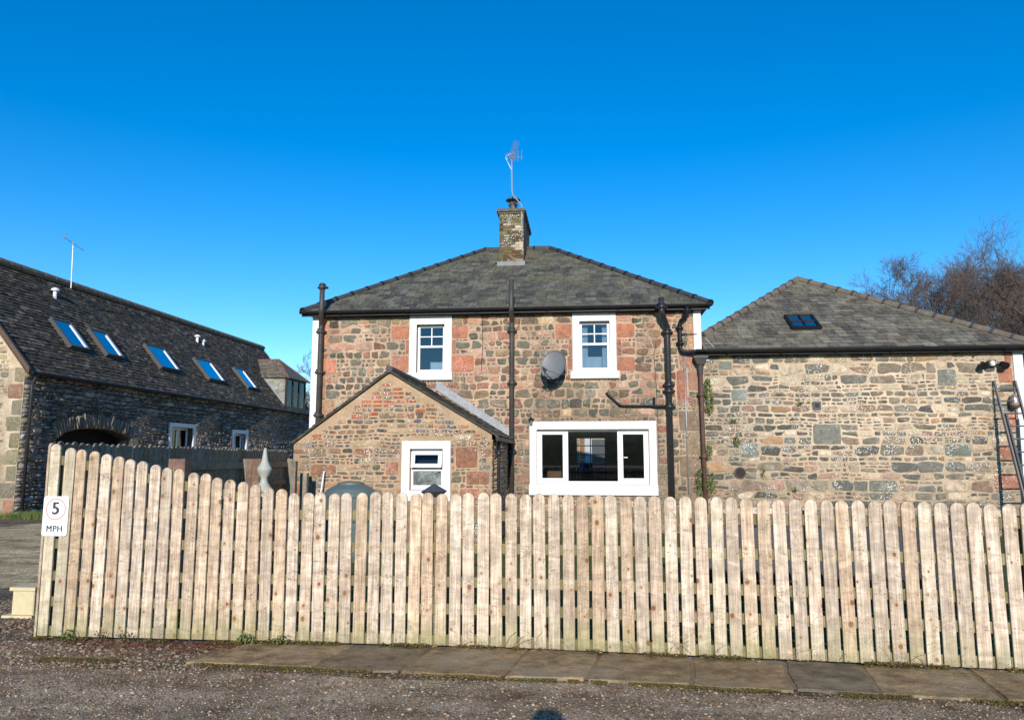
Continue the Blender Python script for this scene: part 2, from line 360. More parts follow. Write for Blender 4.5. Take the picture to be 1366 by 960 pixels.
# low wooded ridge that closes the view behind the camera (seen in the window panes)
h = MB(); K = 160
for i in range(K):
    def hp(i_, t): 
        a = 2 * math.pi * (i_ % K) / K; e_ = .5 - .5 * math.sin(a); j_ = (i_ % K) * 1.0; hh = (3.5 + 7 * e_) * (1 + .5 * noise.noise(Vector((math.cos(a) * 4, math.sin(a) * 4, 1))) + .2 * noise.noise(Vector((math.cos(a) * 30, math.sin(a) * 30, 5))))
        r_ = 150 + 60 * t; return (math.cos(a) * r_, math.sin(a) * r_, -.5 + hh * math.sin(min(1, t * 1.1) * math.pi / 2))
    for k in range(5):
        h.poly([hp(i, k / 5), hp(i + 1, k / 5), hp(i + 1, (k + 1) / 5), hp(i, (k + 1) / 5)])
tag(h.build('hills', M['grass']), kind='structure')

# flagstones along the fence foot
def slab_mat():
    t = NT('flagstone'); v = t.coord(); c = t.attr()
    c = t.mix(1.0, c, t.ramp(t.noise(v, 5.5, 8, .75), .35, .65, .5, 1.5), 'MULTIPLY')
    c = t.mix(1.0, c, t.ramp(t.noise(v, 60, 5, .7), .25, .75, .65, 1.35), 'MULTIPLY')
    c = t.mix(t.ramp(t.noise(v, 3.2, 8, .72), .5, .62, 0, .75), c, S(98, 80, 46))
    c = t.mix(t.ramp(t.noise(v, 1.6, 7, .7), .5, .62, 0, .6), c, S(158, 146, 124))
    return t.done(c, .88, t.bump(t.noise(v, 18, 7, .65), .6, .02), spec=.25)
M['slab'] = slab_mat()
def fenceY(x): return 6.53 if x < -.8 else 6.53 - .075 * (x + .8)
def slab_front(x): return 5.9 - .065 * (x + 3) if x < 3 else 5.51 - .05 * (x - 3)
sl = MB(); js = [-3.05, -2.12, -1.42, -.62, -.02, .72, 1.42, 1.98, 2.75, 3.5, 4.2, 4.9, 5.6, 6.3]
for a, b in zip(js, js[1:]):
    g_ = .014; sk = rng.uniform(-.1, .14); sk2 = rng.uniform(-.05, .1)
    top = .016 + rng.uniform(-.004, .006)
    P = [(a + g_ - (.0 if a > -3 else .12), slab_front(a) + rng.uniform(-.03, .03)), (b - g_, slab_front(b) + rng.uniform(-.03, .03)), (b - g_ + .12, fenceY(b) + .02), (a + g_ + .12, fenceY(a) + .02)]
    ring = []
    for i in range(4):
        p, q = P[i], P[(i + 1) % 4]
        for j in range(7):
            x = p[0] + (q[0] - p[0]) * j / 7; y = p[1] + (q[1] - p[1]) * j / 7
            ring.append((x + .022 * noise.noise(Vector((x * 5, y * 5, 1))), y + .03 * noise.noise(Vector((x * 4, y * 4, 7)))))
    cx = sum(p[0] for p in ring) / len(ring); cy = sum(p[1] for p in ring) / len(ring)
    cc = rng.choice([S(138, 116, 84), S(120, 104, 80), S(144, 122, 90), S(108, 96, 76)])
    lo = [(x, y, -.02) for x, y in ring]; mid = [(x, y, top - .012) for x, y in ring]
    hi = [(cx + (x - cx) * .975, cy + (y - cy) * .965, top) for x, y in ring]
    nb = len(sl.v); sl.v += lo + mid + hi; nn = len(ring)
    for i in range(nn):
        j = (i + 1) % nn
        sl.face((nb + i, nb + j, nb + nn + j, nb + nn + i), 0, cc); sl.face((nb + nn + i, nb + nn + j, nb + 2 * nn + j, nb + 2 * nn + i), 0, cc)
    sl.face(tuple(nb + 2 * nn + i for i in range(nn)), 0, cc)
for x in range(47):
    a = -3.2 + x * .2; sl.poly([(a, slab_front(a) + .02, .009), (a + .2, slab_front(a + .2) + .02, .009), (a + .3, fenceY(a + .3) + .03, .009), (a + .1, fenceY(a + .1) + .03, .009)], 0, S(120, 104, 78))
tag(sl.build('path', M['slab']), kind='structure')

# loose pebbles
def pebbles(name, label, spots, pal, mat, smin, smax, r):
    m = MB()
    for x, y, z in spots:
        s = r.uniform(smin, smax) * (1 if r.random() < .93 else 1.7); cc = r.choice(pal); a = r.uniform(0, 6.28)
        nb = len(m.v); k = 5
        for ring, (rr, zz) in enumerate(((1, -.2), (.85, .45), (.35, .75))):
            for i in range(k):
                an = a + 2 * math.pi * i / k + ring * .4; q = s * rr * r.uniform(.75, 1.15)
                m.v.append((x + q * math.cos(an) * 1.2, y + q * math.sin(an), z + s * zz * .8))
        for ring in range(2):
            for i in range(k):
                j = (i + 1) % k; m.face((nb + ring * k + i, nb + ring * k + j, nb + ring * k + k + j, nb + ring * k + k + i), 0, cc)
        m.face(tuple(nb + 2 * k + i for i in range(k)), 0, cc)
    return tag(m.build(name, mat), label, 'gravel', kind='stuff')
def attr_mat(name, rough=.9, spec=.2, var=.3, sc_=60, trans=0):
    t = NT(name); v = t.coord(); c = t.mix(1.0, t.attr(), t.ramp(t.noise(v, sc_, 4), .25, .75, 1 - var, 1 + var), 'MULTIPLY')
    return t.done(c, rough, None, spec=spec)
M['pebble'] = attr_mat('pebble_stone')
M['leaf'] = attr_mat('leaf', .7, .3, .2)
PG = [S(150, 128, 102), S(120, 102, 80), S(160, 140, 114), S(84, 70, 54), S(140, 114, 86), S(124, 104, 80), S(126, 114, 90), S(96, 82, 64), S(104, 88, 70), S(114, 96, 76), S(190, 170, 144)]
sp = []
r1 = random.Random(3)
while len(sp) < 15000:
    y = 4.3 + 1.5 * r1.random() ** .9; x = r1.uniform(-.72 * y - .9, .62 * y + .5)
    if y > slab_front(x) - .02 and x > -3.1: continue
    sp.append((x, y, .006))
pebbles('gravel', 'loose grey chippings over the road surface in front of the flagstones', sp, PG, M['pebble'], .0025, .008, r1)
sp = []
while len(sp) < 6000:
    y = r1.uniform(5.6, 8.6); x = r1.uniform(-6.6, -2.9)
    if y > 6.45 and x > -5.0: continue
    sp.append((x, y, .002))
pebbles('gravel', 'coarse brown stones and soil left of the flagstones around the fence corner', sp, [S(132, 112, 92), S(104, 86, 70), S(150, 130, 108), S(92, 76, 60), S(166, 150, 130), S(120, 98, 84)], M['pebble'], .004, .013, r1)

def leaves(name, label, cat, spots, pal, size, r, mat='leaf', kind='stuff', flat=.5):
    m = MB()
    for x, y, z in spots:
        s = size * r.uniform(.6, 1.3); a = r.uniform(0, 6.28); t1 = r.uniform(-flat, flat); cc = r.choice(pal)
        ux, uy = math.cos(a), math.sin(a); e = s * .55
        m.poly([(x - ux * s, y - uy * s, z), (x - uy * e, y + ux * e, z + t1 * e + .003), (x + ux * s, y + uy * s, z + t1 * s * .8 + .002), (x + uy * e, y - ux * e, z - t1 * e * .2 + .004)], 0, cc)
    return tag(m.build(name, M[mat]), label, cat, kind=kind)
sp = []
for i in range(1700):
    x = r1.uniform(-4.6, -2.75); k = (x + 4.6) / 1.85
    if r1.random() > .25 + .75 * k: continue
    y = 6.5 - abs(r1.gauss(0, .11 + .10 * math.sin(k * 3)))
    sp.append((x, y, .006 + r1.random() * .012))
leaves('leaf_litter', 'dark red fallen leaves along the left fence foot', 'leaves', sp, [S(112, 50, 42), S(124, 66, 50), S(92, 44, 38), S(120, 90, 64), S(90, 72, 50), S(150, 96, 66), S(104, 78, 44), S(116, 46, 44)], .015, r1)
sp = [(x, y, .042) for x, y in ((lambda q: (q, fenceY(q) - abs(r1.gauss(0, .05)) - .01))(r1.uniform(-1.5, 3.4)) for _ in range(170))]
leaves('leaf_litter', 'scattered tan dead leaves on the flagstones under the pickets', 'leaves', sp, [S(176, 132, 92), S(150, 110, 74), S(196, 160, 122)], .013, r1)
sp = []
for i in range(9000):
    x = r1.uniform(-4.95, 3.4); f = noise.noise(Vector((x * 2.3, 9.2, 0))) + .5 * noise.noise(Vector((x * 9, 1, 4)))
    if f < -.02: continue
    sp.append((x, fenceY(x) - .012 - abs(r1.gauss(0, .018 + .035 * f)), (.006 if x < -3 else .022) + r1.random() * .02 * (1 + f)))
leaves('moss', 'low green moss and soil along the foot of the pickets', 'moss', sp, [S(104, 98, 44), S(86, 84, 38), S(110, 80, 48), S(72, 62, 40), S(120, 112, 52)], .009, r1, flat=1.5)
# moss in the joint between road and flagstones
sp = []
for i in range(14000):
    x = r1.uniform(-4.4, 3.4); f = noise.noise(Vector((x * 1.6, 2.2, 0))) + .4 * noise.noise(Vector((x * 7, 1, 0)))
    if f < -.05: continue
    yy = (slab_front(x) if x > -3 else 5.92) - abs(r1.gauss(0, .05 + .05 * f)) + .01
    sp.append((x, yy, .006 + r1.random() * .006))
leaves('moss', 'olive green moss along the front edge of the flagstones', 'moss', sp, [S(110, 100, 42), S(92, 86, 40), S(126, 112, 50), S(84, 70, 44)], .008, r1)

# ------------------------------------------------------------------ masonry
def wall_boxes(m, to3, x0, x1, z0, z1, holes, th, mat=0, c=(1, 1, 1)):
    xs = sorted({x0, x1} | {v for h_ in holes for v in h_[:2] if x0 < v < x1})
    for a, b in zip(xs, xs[1:]):
        mid = (a + b) / 2; hs_ = sorted([(h_[2], h_[3]) for h_ in holes if h_[0] < mid < h_[1]])
        z = z0
        for lo, hi in hs_ + [(z1, z1)]:
            if lo > z:
                m.hexa([to3(a, z, 0), to3(b, z, 0), to3(b, z, -th), to3(a, z, -th), to3(a, lo, 0), to3(b, lo, 0), to3(b, lo, -th), to3(a, lo, -th)], mat, c)
            z = hi
def stone(m, to3, cx, cz, w_, h_, r, depth, colr, mat, sq=.5, rough=.1, tilt=.4, vert=12, warp=.04):
    pw = sq; pts = []
    ph = r.uniform(-.2, .2); h1 = [r.uniform(-1, 1) * (1 if k % 2 == 0 else 3.1) for k in range(6)]
    for k in range(vert):
        a = 2 * math.pi * (k + .5) / vert + ph * .3
        ca, sa = math.cos(a), math.sin(a)
        x = math.copysign(abs(ca) ** pw, ca); z = math.copysign(abs(sa) ** pw, sa)
        q = 1 + r.uniform(-rough, rough) * .7
        q += rough * (.9 * h1[0] * math.sin(a + h1[1]) + .8 * h1[2] * math.sin(2 * a + h1[3]) + .6 * h1[4] * math.sin(3 * a + h1[5]))
        q = min(q, 1.07); pts.append((x * q * (1 + h1[0] * z * rough * .9), z * q * (1 + h1[2] * x * rough * 1.3)))
    d0 = depth * r.uniform(.6, 1.3); tx = r.uniform(-tilt, tilt) * depth; tz = r.uniform(-tilt, tilt) * depth
    bev = min(.014, .22 * min(w_, h_))
    nb = len(m.v)
    def put(s_, dep, jit=0):
        for x, z in pts:
            X = cx + x * (w_ / 2 - s_); Z = cz + z * (h_ / 2 - s_)
            dx = warp * noise.noise(Vector((X * 2.1, Z * 2.1, 3))); dz = warp * noise.noise(Vector((X * 2.1, Z * 2.1, 9)))
            m.v.append(to3(X + dx, Z + dz, dep + (tx * x + tz * z if s_ > 0 else 0) + (r.uniform(-jit, jit) if jit else 0)))
    put(0, -.012); put(bev * .45, d0 * .7); put(bev * 1.5, d0, depth * .12)
    X, Z = cx + r.uniform(-.15, .15) * w_, cz + r.uniform(-.15, .15) * h_
    m.v.append(to3(X, Z, d0 * r.uniform(.95, 1.25)))
    for ring in range(2):
        for k in range(vert):
            j = (k + 1) % vert; m.face((nb + ring * vert + k, nb + ring * vert + j, nb + ring * vert + vert + j, nb + ring * vert + vert + k), mat, colr)
    c0 = nb + 3 * vert
    for k in range(vert): m.face((nb + 2 * vert + k, nb + 2 * vert + (k + 1) % vert, c0), mat, colr)
def rubble(m, to3, x0, x1, z0, z1, inside, specials, colfn, r, hs=(.09, .24), wd=(1.0, 2.6), gap=.024, depth=.012, mat=1, sq=.45, rough=.14, tilt=.4, vert=12, maxw=.6, split=.45, obst=()):
    for (a, b, c_, d_, cc) in specials:
        stone(m, to3, (a + b) / 2, (c_ + d_) / 2, b - a - gap * .4, d_ - c_ - gap * .4, r, depth * .8, cc, mat, sq=.22, rough=.03, tilt=.2, vert=20, warp=0)
    obs = [q[:4] for q in specials] + list(obst)
    def put(a, b, c_, d_):
        w_, h_ = b - a, d_ - c_
        if w_ < .035 or h_ < .022: return
        X, Z = (a + b) / 2, (c_ + d_) / 2; e = .42
        if not all(inside(X + u * w_ * e, Z + v * h_ * e) for u, v in ((0, 0), (-1, -1), (1, -1), (1, 1), (-1, 1))): return
        g_ = min(gap * r.uniform(.55, 1.35), h_ * .42)
        stone(m, to3, X, Z, w_ - g_ * 1.15, h_ - g_, r, depth, colfn(X, Z, w_, h_, r), mat, sq * r.uniform(.75, 1.3), rough, tilt, vert)
    def fill(a, b, c_, d_, lv=0):
        h_ = d_ - c_
        if h_ > hs[1] * 1.25 and lv == 0:
            k = int(math.ceil(h_ / ((hs[0] + hs[1]) / 2)))
            for q in range(k): fill(a, b, c_ + h_ * q / k, c_ + h_ * (q + 1) / k, 0)
            return
        x = a
        while x < b - .001:
            w_ = min(maxw * r.uniform(.8, 1), max(.07, h_ * r.uniform(*wd)))
            if b - x - w_ < .07: w_ = b - x
            if w_ > maxw * 1.2: w_ = w_ / 2
            if lv < 2 and h_ > hs[0] * 1.35 and r.random() < (split if lv == 0 else .3):
                k = r.uniform(.3, .7); W2 = min(b - x, w_ * r.uniform(1.0, 1.8))
                if b - x - W2 < .07: W2 = b - x
                fill(x, x + W2, c_, c_ + h_ * k, lv + 1); fill(x, x + W2, c_ + h_ * k, d_, lv + 1); w_ = W2
            else: put(x, x + w_, c_, d_)
            x += w_
    z = z0
    while z < z1 - .02:
        h_ = r.uniform(*hs) if r.random() < .7 else r.uniform(hs[0], (hs[0] + hs[1]) / 2)
        h_ = min(h_, z1 - z); e = z + h_
        ob = [o for o in obs if o[3] > z + .012 and o[2] < e - .012]
        # snap the course to the nearest obstacle edge
        for o in ob:
            for ed in (o[2], o[3]):
                if abs(ed - e) < .05 and ed > z + hs[0] * .9: e = ed
        xs = sorted({x0, x1} | {min(max(v, x0), x1) for o in ob for v in o[:2]})
        for a, b in zip(xs, xs[1:]):
            if b - a < .03: continue
            mid = (a + b) / 2; zz = z
            for lo, hi in sorted((o[2], o[3]) for o in ob if o[0] < mid < o[1]) + [(e, e)]:
                if lo > zz + .02: fill(a, b, zz, min(lo, e))
                zz = max(zz, hi)
        # merge is left to the wide stones; next course
        z = e
def inside_rect(x0, x1, z0, z1, holes, mg=.0):
    def f(x, z):
        return x0 < x < x1 and z0 < z < z1 and not any(a - mg < x < b + mg and c_ - mg < z < d_ + mg for a, b, c_, d_ in holes)
    return f
def vary(c, r, k=.2):
    q = 1 + r.uniform(-k, k); return (c[0] * q * (1 + r.uniform(-.05, .05)), c[1] * q, c[2] * q * (1 + r.uniform(-.05, .05)))

RED = S(184, 116, 88); RED2 = S(164, 104, 82)
PAL_UP = [S(168, 114, 92), S(182, 136, 112), S(148, 96, 78), S(190, 152, 126), S(104, 102, 86), S(88, 86, 74), S(122, 98, 78), S(192, 164, 132), S(150, 124, 92), S(78, 76, 68), S(128, 88, 70), S(106, 88, 72), S(96, 94, 78), S(116, 110, 90)]
PAL_LO = [S(108, 106, 92), S(94, 92, 82), S(120, 112, 96), S(134, 118, 98), S(80, 78, 72), S(150, 128, 106), S(138, 100, 82), S(114, 102, 84)]
W = 16.9
# ---------- slates
def slates(m, O, U, V, N, vmax, rng_u, wid, exp_, r, colfn, thick=.012, jit=.25, mat=0):
    O, U, V, N = Vector(O), Vector(U), Vector(V), Vector(N); v = 0.0; row = 0
    while v < vmax:
        e = min(exp_, vmax - v); a, b = rng_u(v + e / 2); u = a - r.uniform(0, wid) 
        while u < b:
            ww = wid * r.uniform(.75, 1.25); u0, u1 = max(a, u + .005), min(b, u + ww - .005)
            if u1 - u0 > .02:
                l0 = thick * (1 + r.uniform(-jit, jit)); l1 = thick * (1 + r.uniform(-jit, jit)); dr = r.uniform(-.006, .006) if r.random() > .04 else -.03
                p = [O + U * u0 + V * (v + dr) + N * l0, O + U * u1 + V * (v + dr + r.uniform(-.003, .003)) + N * l1, O + U * u1 + V * (v + e + .01) + N * .002, O + U * u0 + V * (v + e + .01) + N * .002]
                q = [O + U * u0 + V * (v + dr) + N * (l0 - .009), O + U * u1 + V * (v + dr) + N * (l1 - .009)]
                cc = colfn(u, v, r); nb = len(m.v); m.v += [tuple(x) for x in p + q]
                m.face((nb, nb + 1, nb + 2, nb + 3), mat, cc); m.face((nb + 4, nb + 5, nb + 1, nb), mat, cc)
                m.face((nb + 4, nb, nb + 3), mat, cc); m.face((nb + 1, nb + 5, nb + 2), mat, cc)
            u += ww
        v += exp_; row += 1
def ridge_tiles(m, A, B, r_, seg, m0=0, collar=None, r=rng):
    A, B = Vector(A), Vector(B); L = (B - A).length; k = max(1, int(round(L / seg))); t = (B - A).normalized()
    for i in range(k):
        p = A + t * (L * i / k); q = A + t * (L * (i + 1) / k + .02)
        m.tube([p, q], [r_ * 1.04, r_ * .96], 10, m0)
        if collar is not None: m.tube([p - t * .015, p + t * .04], r_ * 1.16, 10, collar)
def hip_roof(root, x0, x1, y0, y1, ze, zr, inset, mats, colfn, wid, exp_, r, overh=.2):
    a0, a1, b0, b1 = x0 - overh, x1 + overh, y0 - overh, y1 + overh
    yr = (b0 + b1) / 2; hr = zr - ze
    ra, rb = a0 + inset, a1 - inset
    m = MB()
    run = yr - b0; L = math.hypot(run, hr); V = (0, run / L, hr / L); N = (0, -hr / L, run / L)
    base = [(a0, b0, ze), (a1, b0, ze), (a1, b1, ze), (a0, b1, ze)]
    R0, R1 = (ra, yr, zr), (rb, yr, zr)
    m.poly([base[0], base[1], R1, R0], 0, (.07, .07, .065)); m.poly([base[1], base[2], R1], 0, (.07, .07, .065))
    m.poly([base[2], base[3], R0, R1], 0, (.07, .07, .065)); m.poly([base[3], base[0], R0], 0, (.07, .07, .065))
    m.poly(base[::-1], 0, (.05, .05, .05))
    slates(m, (0, b0, ze + .01), (1, 0, 0), V, N, L, lambda v: (a0 + inset * v / L, a1 - inset * v / L), wid, exp_, r, colfn)
    # side slopes
    for sx, xe, xr in ((-1, a0, ra), (1, a1, rb)):
        Ls = math.hypot(inset, hr); Vs = (-sx * inset / Ls, 0, hr / Ls); Ns = (sx * hr / Ls, 0, inset / Ls)
        slates(m, (xe, 0, ze + .01), (0, 1, 0), Vs, Ns, Ls, lambda v: (b0 + run * v / Ls, b1 - run * v / Ls), wid, exp_ * 1.4, r, colfn)
    return m.build('roof', mats, root), (base, R0, R1)
def pipe_obj(root, name, pts, r_, mat, collars=(), n=12, bend=.06):
    m = MB(); P = [Vector(p) for p in pts]; res = [P[0]]
    for i in range(1, len(P) - 1):
        a = (P[i - 1] - P[i]); b = (P[i + 1] - P[i]); k = min(bend, a.length * .45, b.length * .45)
        for q in (0, .25, .5, .75, 1):
            s0 = P[i] + a.normalized() * k; s1 = P[i] + b.normalized() * k
            res.append(s0 * (1 - q) ** 2 + P[i] * 2 * q * (1 - q) + s1 * q * q)
    res.append(P[-1]); m.tube(res, r_, n)
    for c0 in collars:
        p = Vector(c0); m.tube([p + Vector((0, 0, .05)), p - Vector((0, 0, .05))], r_ * 1.28, n); m.tube([p + Vector((0, 0, .06)), p + Vector((0, 0, .045))], r_ * 1.45, n)
        m.box(p.x - r_ * 1.9, p.x + r_ * 1.9, p.y, p.y + r_ * 1.6, p.z - .025, p.z + .02)
    o = m.build(name, mat, root, smooth=False)
    sm = [len(pl.vertices) == 4 for pl in o.data.polygons]; o.data.polygons.foreach_set('use_smooth', sm); return o

# ================================================================== MAIN HOUSE
house = empty('stone_house', (-1.9, W, 0), 'two storey rubble stone house with hipped slate roof and central chimney', 'house')
HX0, HX1 = -6.38, 2.6
wins = {'l': (-3.88, -3.23, 3.55, 4.69), 'r': (-.115, .565, 3.55, 4.70), 'b': (-1.10, 1.39, 1.03, 2.25)}
def toF(Y): return lambda x, z, d_: (x, Y - d_, z)
m = MB(); r = random.Random(11)
holes = [wins['l'], wins['r'], wins['b']]
wall_boxes(m, toF(W), HX0, HX1, 0, 5.0, holes, .45)
surr = [(-4.05, -3.055, 3.38, 4.90), (-4.14, -3.02, 3.38, 3.56), (-.275, .71, 3.38, 4.90), (-.33, .775, 3.38, 3.56), (-1.26, 1.56, .80, 2.43), (HX0, HX0 + .17, 0, 5), (HX1 - .17, HX1, 3.9, 5)]
sp_ = [(-4.49, -4.06, 4.35, 4.68, RED), (-4.47, -4.06, 3.60, 3.98, RED), (-4.14, -4.06, 4.0, 4.33, RED2), (-3.05, -2.68, 4.34, 4.66, RED), (-3.05, -2.53, 3.57, 3.97, RED), (-3.05, -2.96, 3.99, 4.32, RED2),
       (-.66, -.285, 4.32, 4.66, RED), (-.37, -.285, 3.93, 4.30, RED2), (.72, 1.13, 4.31, 4.64, RED), (.72, .83, 3.9, 4.29, RED2), (.72, 1.12, 3.54, 3.88, RED), (-.4, -.285, 3.6, 3.9, RED2),
       (2.02, 2.26, 2.86, 3.56, RED2), (2.30, 2.42, 3.95, 4.6, S(190, 140, 100)), (2.1, 2.42, 3.6, 3.92, S(170, 112, 86)), (2.28, 2.58, 3.1, 3.55, S(160, 120, 96)),
       (-6.2, -6.0, 4.2, 4.92, S(196, 122, 92)), (-6.2, -5.78, 3.55, 3.92, S(196, 122, 92)), (-6.2, -6.02, 3.0, 3.5, S(170, 120, 90)), (-6.2, -5.8, 2.6, 2.95, S(160, 120, 90))]
for q in range(5): sp_.append((2.2 if q % 2 else 2.05, 2.58, .2 + q * .5, .66 + q * .5, vary(S(140, 118, 96), r)))
def col_house(x, z, w_, h_, r):
    k = 1 / (1 + math.exp(-(z - 2.85) * 3)); 
    if x < -4.6: k *= .7
    c = r.choice(PAL_UP if r.random() < k else PAL_LO); return vary(c, r)
rubble(m, toF(W), HX0, HX1, 0.0, 4.98, lambda x, z: HX0 < x < HX1 and z < 4.97, sp_, col_house, r, hs=(.13, .31), wd=(.85, 1.9), gap=.024, depth=.014, rough=.24, sq=.45, maxw=.5, split=.38, obst=surr)
# other walls, floors
m2 = MB()
m2.box(HX0, HX0 + .45, W + .45, 24.3, 0, 5); m2.box(HX1 - .45, HX1, W + .45, 24.3, 0, 5)
wall_boxes(m2, lambda x, z, d_: (x, 24.3 + d_ + .45, z), HX0, HX1, 0, 5, [(-.32, .63, 1.17, 2.28)], .45)
m.v_off = len(m.v)
for fidx, mm, cc in zip(m2.f, m2.m, m2.c): m.face(tuple(i + m.v_off for i in fidx), 0, cc)
m.v += m2.v
m.build('wall', [M['mortar_house'], M['stone']], house, smooth=True)
fl = MB(); fl.box(HX0 + .45, HX1 - .45, W + .45, 24.3, .02, .3); fl.box(HX0 + .45, HX1 - .45, W + .45, 24.3, 2.65, 2.9); fl.box(HX0 + .45, HX1 - .45, W + .45, 24.3, 4.85, 4.95)
fl.box(-2.2, -2.1, W + .45, 24.3, .3, 2.65); fl.box(1.75, 1.85, W + .45, 24.3, .3, 2.65); fl.box(-1.7, -1.6, W + .45, 24.3, 2.9, 4.85)
fl.build('floor', M['dark_wood'], house)
for nm, (a, b, t0, t1) in (('a', (HX0, HX0 + .17, 0, 4.99)), ('b', (HX1 - .17, HX1, 3.99, 4.99))):
    q = MB(); q.bbox(a, b, W - .03, W + .02, t0, t1, .008); tag(q.build('quoin_strip', M['white'], house))
HCOL = [S(92, 90, 78), S(80, 78, 70), S(102, 98, 86), S(70, 68, 62), S(92, 90, 74), S(112, 108, 96)]
def hcol(u, v, r): return vary(r.choice(HCOL), r, .12)
ZE, ZR = 5.0, 7.53
RX0, RX1 = HX0, HX1
r = random.Random(5)
roof, (hb, R0, R1) = hip_roof(house, HX0, HX1, W, 24.75, ZE, ZR, 3.75, M['slate_house'], hcol, .22, .19, r, .2)
# the ridge sits where the calibrated photograph shows it
hm = MB()
for A, B in ((hb[0], R0), (hb[1], R1), (R0, R1), (hb[2], R1), (hb[3], R0)): ridge_tiles(hm, (A[0], A[1], A[2] + .03), (B[0], B[1], B[2] + .03), .07, .46, 0, 1)
hm.build('hip_tiles', [M['ridge'], M['black']], roof)
def gutter(root, x0, x1, y, z, r_=.06, mat='black', name='gutter', joints=1.6, fascia=True):
    m = MB(); k = 10
    prof = [(math.cos(math.pi + math.pi * i / k) * r_, math.sin(math.pi + math.pi * i / k) * r_) for i in range(k + 1)]
    inner = [(a * .86, b * .86) for a, b in reversed(prof)]
    ring = prof + inner
    def seg(xa, xb, s=1.0):
        nb = len(m.v); n_ = len(ring)
        for x in (xa, xb):
            for a, b in ring: m.v.append((x, y + a * s, z + b * s))
        for i in range(n_): j = (i + 1) % n_; m.face((nb + i, nb + j, nb + n_ + j, nb + n_ + i))
        m.face(tuple(nb + i for i in range(n_))); m.face(tuple(nb + n_ + i for i in range(n_))[::-1])
    seg(x0, x1); x = x0 + joints * .6
    while x < x1: seg(x - .035, x + .035, 1.13); x += joints
    if fascia: m.box(x0 + .02, x1 - .02, y + r_ + .002, y + r_ + .03, z - .11, z + .03)
    return m.build(name, M[mat], root)
gutter(house, HX0 - .22, HX1 + .2, W - .275, 5.0, .062)
sf = MB(); sf.box(HX0 - .16, HX1 + .16, W - .18, W - .004, 4.93, 4.955); sf.build('soffit', M['black'], house)

# chimney
ch = MB(); r = random.Random(9)
CX0, CX1, CY0, CY1 = -2.27, -1.62, 19.6, 21.7
ch.box(CX0, CX1, CY0, CY1, 6.4, 8.28, 0, S(140, 120, 96))
for row in range(20):
    z0 = 6.72 + row * .0765; k = 3; off = .5 if row % 2 else 0
    for i in range(4):
        a = max(CX0, CX0 + (CX1 - CX0) * (i - off) / k); b = min(CX1, CX0 + (CX1 - CX0) * (i + 1 - off) / k)
        if b - a < .03: continue
        u = ((a + b) / 2 - CX0) / (CX1 - CX0); f = noise.noise(Vector((u * 3, z0 * 3, 5)))
        pale = (.42 < u + f * .4 < .95 and 7.3 + f * .5 < z0 < 7.9 and r.random() < .8) or r.random() < .03
        cc = r.choice([S(172, 160, 134), S(194, 184, 160), S(140, 122, 92)]) if pale else r.choice([S(92, 64, 46), S(76, 58, 42), S(108, 78, 50), S(62, 50, 38), S(122, 88, 52), S(80, 70, 46)])
        if z0 > 7.9 or (u < .35 and r.random() < .4): cc = r.choice([S(96, 92, 40), S(78, 72, 38), S(110, 102, 48)])
        ch.bbox(a + .003, b - .003, CY0 - .012, CY0 + .02, z0 + .002, z0 + .0745, .006, 0, vary(cc, r))
    for i in range(7):
        a = CY0 + .3 * i; ch.box(CX1 - .01, CX1 + .012, a + .004, a + .296, z0 + .002, z0 + .0745, 0, vary(r.choice([S(96, 76, 58), S(82, 70, 56), S(112, 88, 64)]), r))
cho = ch.build('chimney', M['stone_ext'], house)
cp = MB(); cp.box(CX0 - .07, CX1 + .07, CY0 - .08, CY1 + .08, 8.25, 8.33); cp.box(CX0 - .03, CX1 + .03, CY0 - .04, CY1 + .04, 8.20, 8.252); cp.build('cap', plain('chimney_cap', S(96, 92, 78), .9, .3, 8, .6), cho)
cp = MB(); cp.box(CX0 - .05, CX1 + .05, CY0 - .03, CY0 - .0135, 6.74, 6.87); cp.box(CX0 - .05, CX1 + .05, CY0 - .12, CY0 - .02, 6.725, 6.76); cp.build('flashing', plain('old_lead', S(128, 128, 126), .7, .3, 9, .5), cho)
cp = MB(); cp.lathe(-1.93, 20.0, [(.12, 8.33), (.11, 8.55), (.13, 8.56), (.13, 8.6), (.10, 8.61), (.09, 8.68), (.2, 8.70), (.2, 8.73), (.08, 8.79), (.02, 8.81)], 20)
cp.build('chimney_pot', M['darkgrey'], cho)

